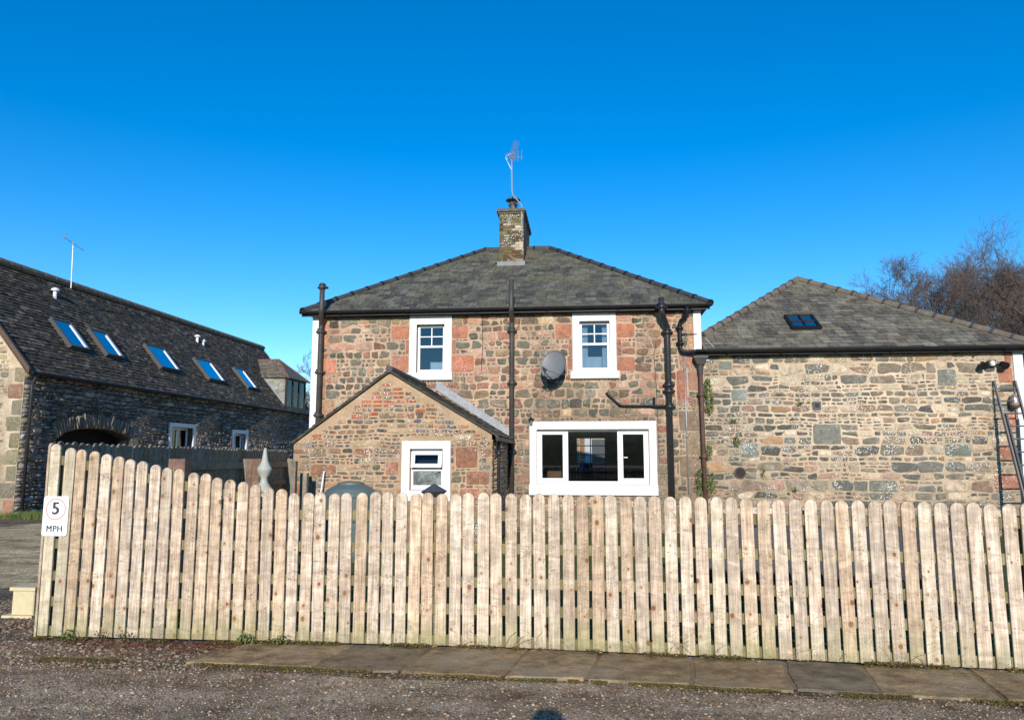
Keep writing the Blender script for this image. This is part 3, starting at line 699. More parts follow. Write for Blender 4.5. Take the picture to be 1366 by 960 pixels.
# windows
def pane(win, x0, x1, z0, z1, y, mat='glass'):
    q = MB(); q.box(x0, x1, y, y + .006, z0, z1); return q.build('pane', M[mat], win)
def surround(root_win, outer, op, Y, sill=None, mat='white', dep=.16):
    q = MB(); a, b, c_, d_ = outer; x0, x1, z0, z1 = op; f = Y - .03
    q.bbox(a, x0, f, Y + dep, c_, d_, .008); q.bbox(x1, b, f, Y + dep, c_, d_, .008)
    q.bbox(x0 + .0005, x1 - .0005, f + .001, Y + dep, z1, d_, .008)
    if not sill: q.bbox(x0 + .0005, x1 - .0005, f + .001, Y + dep, c_, z0, .008)
    q.build('surround', M[mat], root_win)
    if sill: s_ = MB(); s_.bbox(sill[0], sill[1], Y - .085, Y + dep, sill[2], sill[3], .012); s_.build('sill', M[mat], root_win)
def sash(root, key, outer, sill, lab):
    x0, x1, z0, z1 = wins[key]; y = W + .11; q = MB(); t = .055
    xa, xb = x0 + .0005, x1 - .0005; zm = z0 + (z1 - z0) * .555
    q.bbox(xa, xa + t, y, y + .09, z0, z1, .006); q.bbox(xb - t, xb, y, y + .09, z0, z1, .006)
    q.bbox(xa + t, xb - t, y + .002, y + .09, z1 - t, z1, .006); q.bbox(xa + t, xb - t, y + .02, y + .09, z0, z0 + .10, .006)
    q.bbox(xa + t, xb - t, y + .012, y + .085, zm - .02, zm + .03, .005)
    xm = (x0 + x1) / 2; zq = (zm + .03 + z1 - t) / 2
    q.box(xm - .011, xm + .011, y + .028, y + .06, zm + .03, z1 - t); q.box(xa + t, xm - .011, y + .029, y + .059, zq - .011, zq + .011); q.box(xm + .011, xb - t, y + .029, y + .059, zq - .011, zq + .011)
    wo = q.build('window', M['upvc'], root); tag(wo, lab)
    pane(wo, xa + t, xb - t, zm + .03, z1 - t, y + .045); pane(wo, xa + t, xb - t, z0 + .1, zm - .02, y + .06)
    surround(wo, outer, wins[key], W, sill); return wo
wl = sash(house, 'l', (-4.05, -3.055, 3.56, 4.90), (-4.13, -3.03, 3.385, 3.56), 'left upstairs sash window with white surround')
wr = sash(house, 'r', (-.275, .71, 3.56, 4.90), (-.325, .77, 3.385, 3.56), 'right upstairs sash window with white surround')
q = MB(); q.box(-3.62, -3.3, W + .35, W + .5, 3.64, 3.85); q.build('pale_box', M['curtain_and_reflection'], house)
q = MB()
for i in range(14):
    a = i / 14 * .16
    q.box(-.09 + a, -.09 + a + .009, W + .26 + .015 * (i % 2), W + .28 + .015 * (i % 2), 3.6, 4.68); q.box(.40 + a, .40 + a + .009, W + .26 + .015 * (i % 2), W + .28 + .015 * (i % 2), 3.6, 4.68)
q.box(0.02, .40, W + .5, W + .52, 3.62, 3.95)  # pale panel stands in for white shapes reflected in the lower pane
q.build('curtain_and_reflection', M['curtain_and_reflection'], house)
# big three light window
x0, x1, z0, z1 = wins['b']; y = W + .10; q = MB()
q.bbox(x0 + .0005, x0 + .05, y, y + .08, z0, z1, .006); q.bbox(x1 - .05, x1 - .0005, y, y + .08, z0, z1, .006)
q.bbox(x0 + .05, x1 - .05, y + .001, y + .08, z1 - .045, z1, .006); q.bbox(x0 + .05, x1 - .05, y + .001, y + .08, z0, z0 + .075, .006)
q.bbox(-.455, -.40, y + .001, y + .08, z0 + .075, z1 - .045, .006); q.bbox(.70, .755, y + .001, y + .08, z0 + .075, z1 - .045, .006)
for a, b in ((x0 + .05, -.455), (.755, x1 - .05)):
    c_, d_ = z0 + .075, z1 - .045
    q.bbox(a, a + .065, y - .02, y + .05, c_, d_, .006); q.bbox(b - .065, b, y - .02, y + .05, c_, d_, .006); q.bbox(a + .065, b - .065, y - .019, y + .05, d_ - .065, d_, .006); q.bbox(a + .065, b - .065, y - .019, y + .05, c_, c_ + .065, .006)
q.box(.83, .92, y - .035, y - .02, 1.62, 1.64)
bw = q.build('window', M['upvc'], house); tag(bw, 'wide three light ground floor window with white surround')
for a, b in ((x0 + .05 + .065, -.455 - .065), (-.40, .70), (.755 + .065, x1 - .05 - .065)): pane(bw, a, b, z0 + .075, z1 - .045, y + .02)
surround(bw, (-1.26, 1.555, 1.03, 2.43), wins['b'], W, (-1.275, 1.565, .80, 1.03))
# back window of the room, seen through
q = MB()
for xx in (-.32, .13, .6): q.box(xx, xx + .03, 24.4, 24.44, 1.17, 2.28)
for zz in (1.17, 1.44, 1.72, 2.0, 2.25): q.box(-.29, .13, 24.401, 24.439, zz, zz + .03); q.box(.16, .60, 24.401, 24.439, zz, zz + .03)
bwk = q.build('window', M['dark_wood'], house); tag(bwk, 'dark barred rear window seen through the room')
q = MB(); q.box(-.95, -.6, 18.6, 18.9, .3, 1.3, 0); q.build('cupboard', plain('orange_wood', S(140, 84, 40), .5, .3), house)

# pipes on the house front
Y1 = W - .10
pipe_obj(house, 'soil_pipe', [(-6.05, W - .36, 5.64), (-6.05, W - .36, 5.0), (-6.14, Y1, 4.72), (-6.15, Y1, .0)], .06, M['iron'], [(-6.15, Y1, 4.55), (-6.15, Y1, 3.6), (-6.15, Y1, 2.6), (-6.05, W - .36, 5.55)])
pipe_obj(house, 'soil_pipe', [(-1.64, W - .36, 5.62), (-1.64, W - .36, 4.95), (-1.65, Y1, 4.7), (-1.66, Y1, .0)], .058, M['iron'], [(-1.65, Y1, 4.5), (-1.65, Y1, 3.3), (-1.66, Y1, 1.75)])
pipe_obj(house, 'soil_pipe', [(1.70, W - .38, 5.13), (1.70, W - .38, 4.80), (1.84, Y1, 4.5), (1.85, Y1, 0)], .068, M['greypipe'], [(1.70, W - .38, 4.93), (1.84, Y1, 4.4), (1.845, Y1, 3.22), (1.845, Y1, 3.08), (1.85, Y1, 2.74)])
pipe_obj(house, 'rainwater_pipe', [(2.27, W - .28, 4.94), (2.27, W - .27, 4.78), (2.12, Y1, 4.62), (2.12, Y1, 4.03), (2.16, Y1 - .02, 3.95), (2.55, Y1 - .10, 3.95)], .043, M['black'], [(2.27, W - .27, 4.86), (2.12, Y1, 4.5), (2.12, Y1, 4.15)])
pipe_obj(house, 'waste_pipe', [(.47, W - .03, 3.06), (.50, W - .06, 3.02), (.78, W - .07, 2.77), (1.80, W - .08, 2.745)], .024, M['black'], [], 8)
q = MB(); q.tube([(1.52, W - .07, 2.74), (1.52, W - .07, 2.93)], .026, 8); q.tube([(1.49, W - .075, 2.75), (1.90, W - .09, 2.75)], .034, 8); q.tube([(1.52, W - .07, 2.95), (1.52, W - .07, 2.92)], .03, 8); q.build('pipe_branch', M['black'], house)
pipe_obj(house, 'conduit', [(2.21, W - .025, 3.92), (2.215, W - .025, .85)], .014, M['galv'], [(2.21, W - .025, 3.6), (2.215, W - .025, 2.1)], 8)
def cable(root, pts, r_=.006):
    q = MB(); q.tube([Vector(p) for p in pts], r_, 5); q.build('cable', M['black'], root)
cable(house, [(-2.35, W - .02, 4.9), (-2.33, W - .02, 4.2), (-2.36, W - .02, 3.6)]); cable(house, [(-1.45, W - .03, 4.9), (-1.5, W - .03, 4.6), (-1.62, W - .03, 4.45)])
cable(house, [(1.72, W - .02, 4.3), (1.6, W - .03, 4.2), (1.54, W - .02, 3.9), (1.58, W - .02, 3.2), (1.59, W - .02, 2.2), (1.6, W - .02, 1.5)], .005)
cable(house, [(2.12, W - .02, 4.3), (2.2, W - .04, 4.36), (2.5, W - .05, 4.36)], .008)
cable(house, [(-5.9, W - .02, 4.93), (-4.8, W - .04, 4.88), (-3.5, W - .04, 4.93), (-2.3, W - .04, 4.9), (-1.6, W - .04, 4.92)], .005)


# ================================================================== GABLED EXTENSION
ext = empty('gabled_extension', (-3.6, 13.9, 0), 'small single storey stone extension with brick patched gable in front of the house', 'building')
EX0, EX1, EY = -5.54, -1.74, 13.9; AX, AZ = -3.7, 3.22; EL, ER = 1.92, 2.08
def gz(x): return EL + (AZ - EL) * (x - EX0) / (AX - EX0) if x < AX else AZ - (AZ - ER) * (x - AX) / (EX1 - AX)
eop = (-3.28, -2.66, 1.02, 1.78)
m = MB()
wall_boxes(m, toF(EY), EX0, EX1, 0, 1.90, [eop], .35)
P = [(EX0, 1.90), (EX1, 1.90), (EX1, ER), (AX, AZ), (EX0, EL)]
for yy, fl_ in ((EY, 1), (EY + .35, 0)): m.poly([(a, yy, b) for a, b in (P if fl_ else P[::-1])])
m.box(EX0, EX0 + .35, EY + .35, W, 0, EL - .02); m.box(EX1 - .35, EX1, EY + .35, W, 0, ER - .02)
r = random.Random(21)
sp_ = []
for a, b, c_, d_ in ((-2.42, -2.0, 1.42, 1.82), (-2.22, -1.78, 1.12, 1.38), (-2.35, -1.95, .78, 1.06), (-1.9, -1.76, .8, 1.05), (-5.2, -4.7, 1.3, 1.5), (-4.35, -4.0, 1.62, 1.8), (-3.75, -3.5, 1.3, 1.55), (-5.5, -5.15, .9, 1.15), (-4.6, -4.2, 1.0, 1.2)): sp_.append((a, b, c_, d_, vary(S(156, 104, 78), r)))
BR = S(178, 96, 68); BL = S(96, 98, 102)
for row in range(6):
    z0 = 3.02 - row * .078; hw = (3.14 - z0) * 1.25
    x = AX - hw + (row % 2) * .09
    while x + .18 < AX + hw:
        if r.random() < .9: sp_.append((x, x + .2, z0 - .064, z0, vary(BR, r)))
        x += .215
sp_ += [(-4.43, -4.2, 2.34, 2.44, BR), (-4.1, -3.9, 2.40, 2.48, BR), (-3.2, -3.0, 2.45, 2.54, BR), (-2.1, -1.95, 2.0, 2.07, BR), (-5.2, -5.0, 1.98, 2.07, BR)]
def col_ext(x, z, w_, h_, r):
    q = r.random()
    if q < .25 and h_ < .12: return vary(BL, r)
    return vary(r.choice([S(150, 108, 82), S(140, 120, 94), S(164, 128, 98), S(118, 108, 88), S(140, 96, 72), S(176, 150, 118), S(100, 96, 82), S(86, 82, 74)]), r)
eh = [(-3.45, -2.5, .8, 1.94)]
rubble(m, toF(EY), EX0, EX1, 0, 3.2, lambda x, z: EX0 + .02 < x < EX1 - .01 and z < gz(x) - .085 and not (-3.46 < x < -2.5 and z < 1.95), sp_, col_ext, r, hs=(.08, .2), wd=(1.2, 2.8), gap=.021, depth=.012, rough=.15, sq=.42, maxw=.4, split=.3, obst=[(-3.45, -2.5, .8, 1.94)])
toR = lambda x, z, d_: (EX1 + d_, x, z)
rubble(m, toR, EY, W, 0, 2.05, lambda x, z: z < 2.0, [], col_ext, r, hs=(.07, .16), gap=.024, depth=.012, sq=.5)
m.build('wall', [M['mortar_ext'], M['stone_ext']], ext, smooth=True)
m = MB(); r = random.Random(2)
for sx, xe, zz in ((-1, EX0 - .04, EL - .02), (1, -1.60, 2.02)):
    dx = AX - xe; dz = AZ + .05 - zz; L = math.hypot(dx, dz); V = (dx / L, 0, dz / L); N = (-dz / L * -sx if sx > 0 else -dz / L, 0, abs(dx) / L)
    N = (sx * dz / L, 0, abs(dx) / L)
    a = (xe, EY - .08, zz); n2 = Vector(N) * .03
    b_ = [Vector((xe, EY - .07, zz)), Vector((AX, EY - .07, AZ + .05)), Vector((AX, W, AZ + .05)), Vector((xe, W, zz))]
    m.hexa([tuple(q - n2) for q in b_] + [tuple(q) for q in b_], 0, (.05, .045, .04))
    slates(m, a, (0, 1, 0), V, N, L, lambda v: (0, W - EY + .07), .25, .17, r, hcol, thick=.02)
er = m.build('roof', M['slate_ext'], ext)
m = MB(); m.tube([(AX, EY - .08, AZ + .07), (AX, W, AZ + .07)], .07, 8); m.build('ridge_tiles', M['ridge'], er)
m = MB()   # lead flashing up the house wall
A_, B_ = Vector((AX + .3, W - .035, AZ - .06)), Vector((-1.68, W - .035, 2.08))
m.hexa([A_, B_, B_ + Vector((0, .03, 0)), A_ + Vector((0, .03, 0)), A_ + Vector((0, 0, .22)), B_ + Vector((0, 0, .16)), B_ + Vector((0, .03, .16)), A_ + Vector((0, .03, .22))])
m.build('flashing', M['lead'], er)
pipe_obj(ext, 'downpipe', [(-1.63, EY + .45, 1.98), (-1.66, EY + .45, 1.85), (-1.66, EY + .45, 0)], .035, M['greypipe'], [(-1.66, EY + .45, 1.7)], 10)
m = MB(); m.box(-1.66, -1.585, EY - .06, W - .05, 1.93, 2.0); m.build('gutter', M['black'], ext)
# extension window with its vent light ajar
x0, x1, z0, z1 = eop; y = EY + .09; q = MB()
q.bbox(x0, x0 + .045, y, y + .07, z0, z1, .005); q.bbox(x1 - .045, x1, y, y + .07, z0, z1, .005); q.bbox(x0 + .045, x1 - .045, y + .001, y + .07, z1 - .04, z1, .005); q.bbox(x0 + .045, x1 - .045, y + .001, y + .07, z0, z0 + .09, .005); q.bbox(x0 + .045, x1 - .045, y + .001, y + .07, 1.37, 1.42, .005)
ew = q.build('window', M['upvc'], ext); pane(ew, x0 + .045, x1 - .045, z0 + .09, 1.37, y + .03, 'frosted')
surround(ew, (-3.44, -2.51, .82, 1.93), eop, EY)
q = MB(); an = R(14)
def ven(x, zz, dd): return (x, y - .02 - math.sin(an) * (1.74 - zz) - dd * math.cos(an), 1.74 - (1.74 - zz) * math.cos(an) + dd * math.sin(an) * .3)
for a, b, c_, d_ in ((x0 + .02, x0 + .09, 1.43, 1.74), (x1 - .09, x1 - .02, 1.43, 1.74), (x0 + .09, x1 - .09, 1.67, 1.74), (x0 + .09, x1 - .09, 1.43, 1.50)):
    q.hexa([ven(a, c_, .03), ven(b, c_, .03), ven(b, c_, -.02), ven(a, c_, -.02), ven(a, d_, .03), ven(b, d_, .03), ven(b, d_, -.02), ven(a, d_, -.02)])
vs = q.build('vent_sash', M['upvc'], ew)
q = MB(); q.poly([ven(x0 + .09, 1.50, 0), ven(x1 - .09, 1.50, 0), ven(x1 - .09, 1.67, 0), ven(x0 + .09, 1.67, 0)]); q.build('pane', M['glass_dark'], ew)
q = MB(); q.box(x0, x1, EY + .3, EY + .34, z0, z1); q.build('room_shade', M['interior'], ext)

# ================================================================== RIGHT WING
wing = empty('stone_wing', (6, W, 0), 'lower stone wing with hipped slate roof joined to the right of the house', 'building')
WX0, WX1 = 2.6, 9.31
m = MB(); m.box(WX0, WX1, W, W + .45, 0, 3.93); m.box(WX1 - .45, WX1, W + .45, 24.3, 0, 3.93); m.box(WX0, WX1 - .45, 23.9, 24.3, 0, 3.93)
r = random.Random(31)
PW = [S(116, 114, 104), S(98, 98, 90), S(126, 118, 104), S(142, 126, 106), S(84, 83, 78), S(190, 166, 138), S(130, 112, 94), S(108, 104, 92), S(210, 188, 160), S(164, 130, 96), S(104, 106, 100), S(90, 84, 76), S(150, 118, 100)]
def col_wing(x, z, w_, h_, r):
    if z < 1.6 and x < 7 and r.random() < .3: return vary(S(172, 136, 116), r)
    if z > 3 and r.random() < .3: return vary(S(196, 176, 144), r)
    return vary(r.choice(PW), r)
sp_ = [(7.55, 7.95, 3.15, 3.52, S(120, 122, 112)), (4.9, 5.5, 1.9, 2.35, S(122, 122, 112)), (7.6, 8.15, 1.65, 1.92, S(116, 120, 108)), (3.35, 3.75, 1.62, 1.95, S(126, 132, 124)), (6.0, 6.6, .9, 1.15, S(112, 114, 102)), (8.55, 9.1, .95, 1.3, RED2), (8.8, 9.1, 3.2, 3.55, RED), (8.7, 9.1, 1.55, 1.9, RED2), (8.85, 9.1, 2.2, 2.55, RED), (8.95, 9.1, 3.58, 3.9, RED2), (4.9, 5.1, 2.66, 2.84, S(110, 110, 100)), (2.95, 3.25, 3.55, 3.75, S(130, 134, 122)), (3.2, 3.55, 2.85, 3.12, S(128, 132, 122))]
rubble(m, toF(W), WX0, WX1, 0, 3.92, inside_rect(WX0, WX1 - .18, 0, 3.91, []), sp_, col_wing, r, hs=(.10, .26), wd=(1.2, 3.3), gap=.025, depth=.013, maxw=.62, rough=.19, sq=.42, split=.36)
m.build('wall', [M['mortar_wing'], M['stone_wing']], wing, smooth=True)
q = MB(); q.bbox(WX1 - .19, WX1 + .01, W - .035, W + .02, 0, 3.93, .008); q.build('quoin_strip', M['white'], wing)
WCOL = [S(116, 108, 94), S(106, 98, 84), S(126, 118, 102), S(96, 89, 77), S(110, 102, 84), S(134, 126, 110), S(86, 80, 70)]
def wcol(u, v, r): return vary(r.choice(WCOL), r, .14)
r = random.Random(6)
# hip roof; its left hip runs into the house wall
a0, a1, b0, b1, ze, zr, ins = 2.07, 9.49, W - .2, 24.3, 3.99, 6.41, 3.71
m = MB(); yr = W + 3.7; run = yr - b0; hr = zr - ze; L = math.hypot(run, hr); V = (0, run / L, hr / L); N = (0, -hr / L, run / L)
AP = (5.78, yr, zr); cc = (.08, .075, .07)
xs = HX1 + .01; tt = (xs - a0) / ins
m.poly([(xs, b0, ze), (a1, b0, ze), AP, (xs, b0 + run * tt, ze + hr * tt)], 0, cc)
m.poly([(a1, b0, ze), (a1, b1, ze), AP], 0, cc)
m.poly([(xs, b0 + run * tt, ze + hr * tt), AP, (xs, b1, ze + hr * tt)], 0, cc)
m.poly([(xs, b0, ze), (xs, b1, ze), (a1, b1, ze), (a1, b0, ze)], 0, cc); m.poly([(a1, b1, ze), (xs, b1, ze), (xs, b1, ze + hr * tt), AP], 0, cc)
slates(m, (0, b0, ze + .01), (1, 0, 0), V, N, L, lambda v: (max(xs, a0 + ins * v / L), a1 - ins * v / L), .24, .19, r, wcol, thick=.018)
Ls = math.hypot(ins, hr)
slates(m, (a1, 0, ze + .01), (0, 1, 0), (-ins / Ls, 0, hr / Ls), (hr / Ls, 0, ins / Ls), Ls, lambda v: (b0 + run * v / Ls, b1 - (b1 - yr) * v / Ls), .3, .2, r, wcol)
wroof = m.build('roof', M['slate_wing'], wing)
m = MB(); ridge_tiles(m, (a1, b0, ze + .02), (AP[0], AP[1], AP[2] + .02), .095, .42, 0, 1); ridge_tiles(m, (xs + .06, b0 + run * tt + .06, ze + hr * tt + .04), (AP[0], AP[1], AP[2] + .02), .085, .42, 0, 1); ridge_tiles(m, (AP[0], AP[1], AP[2] + .02), (a1, b1, ze), .09, .5, 0)
m.build('hip_tiles', [M['ridge_wing'], M['ridge']], wroof)
m = MB(); m.tube([(2.84, W - .10, 4.06), (2.72, W + .25, 4.31)], .022, 5); m.build('flashing', M['lead'], wroof)
gutter(wing, 2.42, 9.75, W - .275, 3.97, .068, joints=1.15)
q = MB(); q.box(2.64, 9.45, W - .18, W - .003, 3.90, 3.93); q.build('soffit', M['dark_wood'], wing)
# hopper and rusty downpipe
q = MB(); hy = W - .12
q.hexa([(2.46, hy - .09, 3.66), (2.62, hy - .09, 3.66), (2.62, hy + .07, 3.66), (2.46, hy + .07, 3.66), (2.40, hy - .13, 3.80), (2.68, hy - .13, 3.80), (2.68, hy + .1, 3.80), (2.40, hy + .1, 3.80)])
q.box(2.385, 2.695, hy - .145, hy + .1, 3.801, 3.84); q.tube([(2.54, hy, 3.66), (2.54, hy, 3.45)], [.07, .055], 12); q.tube([(2.50, hy, 3.9), (2.50, hy, 3.84)], .045, 10)
q.tube([(2.60, hy - .04, 3.93), (2.60, hy - .04, 3.84)], .04, 10)
q.build('hopper', M['iron'], wing)
pipe_obj(wing, 'downpipe', [(2.54, hy, 3.5), (2.545, hy, 2.8), (2.56, hy, .0)], .047, M['rustpipe'], [(2.545, hy, 3.0), (2.56, hy, 1.65)])
# rooflight
def on_slope(x, z): # front slope of the wing
    k = (z - ze) / hr; return Vector((x, b0 + run * k, z))
def slope_window(root, name, O, U, V, N, w_, h_, fr, mats, lift=.06, bars=None):
    O, U, V, N = Vector(O), Vector(U), Vector(V), Vector(N); q = MB()
    def bx(m_, u0, u1, v0, v1, n0, n1): m_.hexa([O + U * a + V * b + N * c_ for c_ in (n0, n1) for a, b in ((u0, v0), (u1, v0), (u1, v1), (u0, v1))])
    bx(q, 0, fr, 0, h_, -.01, lift); bx(q, w_ - fr, w_, 0, h_, -.01, lift); bx(q, fr, w_ - fr, 0, fr, -.01, lift - .001); bx(q, fr, w_ - fr, h_ - fr, h_, -.01, lift - .001)
    if bars: bx(q, w_ / 2 - .012, w_ / 2 + .012, fr, h_ - fr, lift - .03, lift - .003); bx(q, fr, w_ / 2 - .012, h_ / 2 - .01, h_ / 2 + .01, lift - .03, lift - .004); bx(q, w_ / 2 + .012, w_ - fr, h_ / 2 - .01, h_ / 2 + .01, lift - .03, lift - .004)
    o = q.build(name, mats[0], root); q = MB(); bx(q, fr, w_ - fr, fr, h_ - fr, lift - .04, lift - .034); q.build('pane', mats[1], o)
    return o
p = on_slope(4.74, 4.50)
slope_window(wing, 'rooflight', p + Vector(N) * .02, (1, 0, 0), V, N, .66, .80, .055, (M['black'], M['glass_sky']), .09, True)

# ================================================================== BARN
b_ = R(1.0); BC = Vector((-15.75, 19.6, 0)); BU = Vector((math.sin(b_), math.cos(b_), 0)); BN = Vector((math.cos(b_), -math.sin(b_), 0))
barn = empty('stone_barn', tuple(BC), 'long dark stone barn with steep slate roof, skylights and arched doorway on the left', 'barn')
def B3(s, w_, z): return tuple(BC + BU * s - BN * w_ + Vector((0, 0, z)))      # s along, w inward
def toB(s, z, d_): return B3(s, -d_, z)
BLn = 21.0; BH = 4.15; HWd = 2.9; RZ = 7.72; T50 = math.tan(R(50))
m = MB(); r = random.Random(41)
arch = []                                   # opening outline
AS0, AS1, SPR, CRN = 1.45, 4.95, 2.12, 2.55
def archz(s): 
    k = (s - (AS0 + AS1) / 2) / ((AS1 - AS0) / 2); return SPR + (CRN - SPR) * math.sqrt(max(0, 1 - k * k * .97))
bh = [(7.45, 9.0, 1.2, 2.80), (12.35, 13.55, 1.3, 2.72)]
ns = 24; hl = []
for i in range(ns): 
    a = AS0 + (AS1 - AS0) * i / ns; b2 = AS0 + (AS1 - AS0) * (i + 1) / ns; hl.append((a, b2, 0, archz((a + b2) / 2)))
wall_boxes(m, toB, 0, BLn, -.3, BH, hl + bh, .5)
def toG(x, z, d_): return B3(-d_, x, z)     # gable end, x = inward
wall_boxes(m, lambda x, z, d_: B3(-d_, x, z), .5, 2 * HWd, -.3, BH, [], .5, 2)
m.hexa([B3(-.004, .0, -.3), B3(-.004, .5, -.3), B3(0.02, .5, -.3), B3(.02, 0, -.3), B3(-.004, 0, BH), B3(-.004, .5, BH), B3(.02, .5, BH), B3(.02, 0, BH)], 2)
m.poly([B3(0, 0, BH), B3(0, 2 * HWd, BH), B3(0, HWd, RZ)], 2); m.poly([B3(BLn, 2 * HWd, BH), B3(BLn, 0, BH), B3(BLn, HWd, RZ)])
wall_boxes(m, lambda x, z, d_: B3(BLn + d_, x, z), .5, 2 * HWd, -.3, BH, [], .5)
wall_boxes(m, lambda x, z, d_: B3(x, 2 * HWd + d_, z), 0.5, BLn - .5, -.3, BH, [], .5)
PB = [S(138, 138, 136), S(116, 118, 118), S(156, 152, 142), S(96, 96, 98), S(144, 130, 112), S(124, 118, 106), S(168, 164, 158)]
def col_barn(x, z, w_, h_, r): return vary(r.choice(PB), r, .2)
sp_ = [(7.0, 7.28, 1.6, 2.1, RED2), (12.0, 12.2, 1.9, 2.4, RED2)]
def ins_barn(s, z):
    if AS0 - .1 < s < AS1 + .1 and z < archz(min(max(s, AS0), AS1)) + .52: return False
    if any(a - .17 < s < b + .17 and c_ - .1 < z < d_ + .17 for a, b, c_, d_ in bh): return False
    return True
rubble(m, toB, 0, BLn, 0, 4.12, ins_barn, sp_, col_barn, r, hs=(.08, .21), wd=(1.1, 2.8), gap=.014, depth=.07, rough=.16, tilt=.5, vert=8, maxw=.5, sq=.65, split=.3)
sv = AS0 - .05                              # voussoirs: thin stones on edge round the arch
while sv < AS1 + .05:
    ww = r.uniform(.05, .1); zc = archz(min(max(sv, AS0), AS1)); k = (sv - (AS0 + AS1) / 2) / ((AS1 - AS0) / 2); hh = r.uniform(.4, .52)
    lean = k * .35
    def toV(x, z, d_, s0=sv, z0=zc, ln=lean): return toB(s0 + x + ln * z, z0 + z, d_)
    stone(m, toV, 0, hh / 2 + .01, ww, hh, r, .09, vary(S(132, 126, 112), r, .25), 1, sq=.45, rough=.08, vert=10, warp=0)
    sv += ww + .012
for q_ in range(9):                        # quoins on the gable corner
    z0 = .05 + q_ * .46; lw = .45 if q_ % 2 else .3
    stone(m, toG, lw / 2 + .01, z0 + .22, lw, .42, r, .02, vary(r.choice([S(160, 116, 92), S(134, 124, 100), S(126, 120, 100), S(140, 128, 100)]), r), 1, sq=.22, rough=.03, vert=16, warp=0)
rubble(m, toG, 0, 2 * HWd, 0, RZ, lambda x, z: x > .46 and (z < BH or z < BH + (HWd - abs(x - HWd)) * (RZ - BH) / HWd - .1), [], lambda x, z, w_, h_, r: vary(r.choice([S(170, 156, 124), S(146, 138, 112), S(186, 168, 134), S(128, 122, 104)]), r), r, hs=(.08, .2), gap=.022, depth=.02, vert=9)
m.build('wall', [M['mortar_barn'], M['stone_barn'], M['mortar_wing']], barn, smooth=True)
m = MB(); r = random.Random(8)
BCOL = [S(78, 66, 54), S(90, 76, 62), S(66, 54, 45), S(100, 87, 71), S(78, 66, 49), S(122, 111, 93), S(70, 58, 48)]
def bcol(u, v, r): return vary(r.choice(BCOL), r, .22)
for sd in (0, 1):
    we = -.25 if sd == 0 else 2 * HWd + .25; ze_ = 4.3 - T50 * .25 + .02
    zr_ = ze_ + T50 * (HWd + .25)
    A = Vector(B3(-.12, we, ze_)); Bp = Vector(B3(-.12, HWd, zr_)); Vv = (Bp - A); L = Vv.length; Vv.normalize()
    Nn = (BU.cross(Vv)); Nn = -Nn if Nn.z < 0 else Nn
    th = Nn * -.1; e = BU * (BLn + .24)
    m.hexa([A + th, A + e + th, Bp + e + th, Bp + th, A, A + e, Bp + e, Bp], 0, (.04, .035, .03))
    slates(m, A + Nn * .005, BU, Vv, Nn, L, lambda v: (0, BLn + .24), .22 if sd == 0 else .5, .15 if sd == 0 else .3, r, bcol, thick=.026, jit=.8)
    if sd == 0: RA, RV, RN, RL = A, Vv, Nn, L
broof = m.build('roof', M['slate_barn'], barn)
m = MB(); ridge_tiles(m, B3(-.12, HWd, RZ + .14), B3(BLn + .1, HWd, RZ + .14), .13, .5, 0, None); m.build('ridge_tiles', M['ridge_wing'], broof)
q = MB(); A = Vector(B3(-.2, -.28, 3.98)); Bq = Vector(B3(-.2, HWd, 7.72)); e = BU * .08; u_ = Vector((0, 0, .16))
q.hexa([A, A + e, Bq + e, Bq, A + u_, A + e + u_, Bq + e + u_, Bq + u_]); q.build('bargeboard', plain('brown_board', S(92, 68, 52), .7, .2), barn)
gq = MB(); gq.tube([B3(-.1, -.3, 4.0), B3(BLn, -.3, 4.0)], .05, 8); gq.build('gutter', M['black'], barn)
pipe_obj(barn, 'downpipe', [B3(.12, -.3, 3.98), B3(.12, -.26, 3.9), B3(.12, -.16, 3.7), B3(.12, -.16, 0)], .045, M['greypipe'])
q = MB(); q.hexa([B3(AS0, .55, 0), B3(AS1, .55, 0), B3(AS1, .6, 0), B3(AS0, .6, 0), B3(AS0, .55, 2.7), B3(AS1, .55, 2.7), B3(AS1, .6, 2.7), B3(AS0, .6, 2.7)]); q.build('door_or_arch_shade', plain('arch_shade_black', S(18, 15, 13), .9, .3), barn)  # black panel stands in for the shade inside the open arch
for a, b, c_, d_ in bh:
    q = MB(); t = .1
    def bb(s0, s1, w0, w1, z0, z1): q.hexa([B3(s0, w1, z0), B3(s1, w1, z0), B3(s1, w0, z0), B3(s0, w0, z0), B3(s0, w1, z1), B3(s1, w1, z1), B3(s1, w0, z1), B3(s0, w0, z1)])
    bb(a + .01, a + .09, .2, .28, c_, d_); bb(b - .09, b - .01, .2, .28, c_, d_); bb(a + .09, b - .09, .2, .28, d_ - .09, d_); bb(a + .09, b - .09, .2, .28, c_, c_ + .09); bb((a + b) / 2 - .03, (a + b) / 2 + .03, .2, .28, c_ + .09, d_ - .09)
    wo = q.build('window', M['upvc'], barn)
    q = MB(); bb(a - .15, a, -.06, .19, c_, d_); bb(b, b + .15, -.06, .19, c_, d_); bb(a - .15, b + .15, -.058, .19, d_ + .001, d_ + .16); bb(a - .2, b + .2, -.1, .19, c_ - .1, c_ - .001); q.build('surround', M['white'], wo)
    q = MB(); bb(a + .09, b - .09, .23, .24, c_ + .09, d_ - .09); q.build('pane', M['glass_dark'], wo)
    q = MB(); bb(a - .3, b + .3, .75, .8, c_ - .2, d_ + .2); q.build('blind', M['dark_wood'], wo)
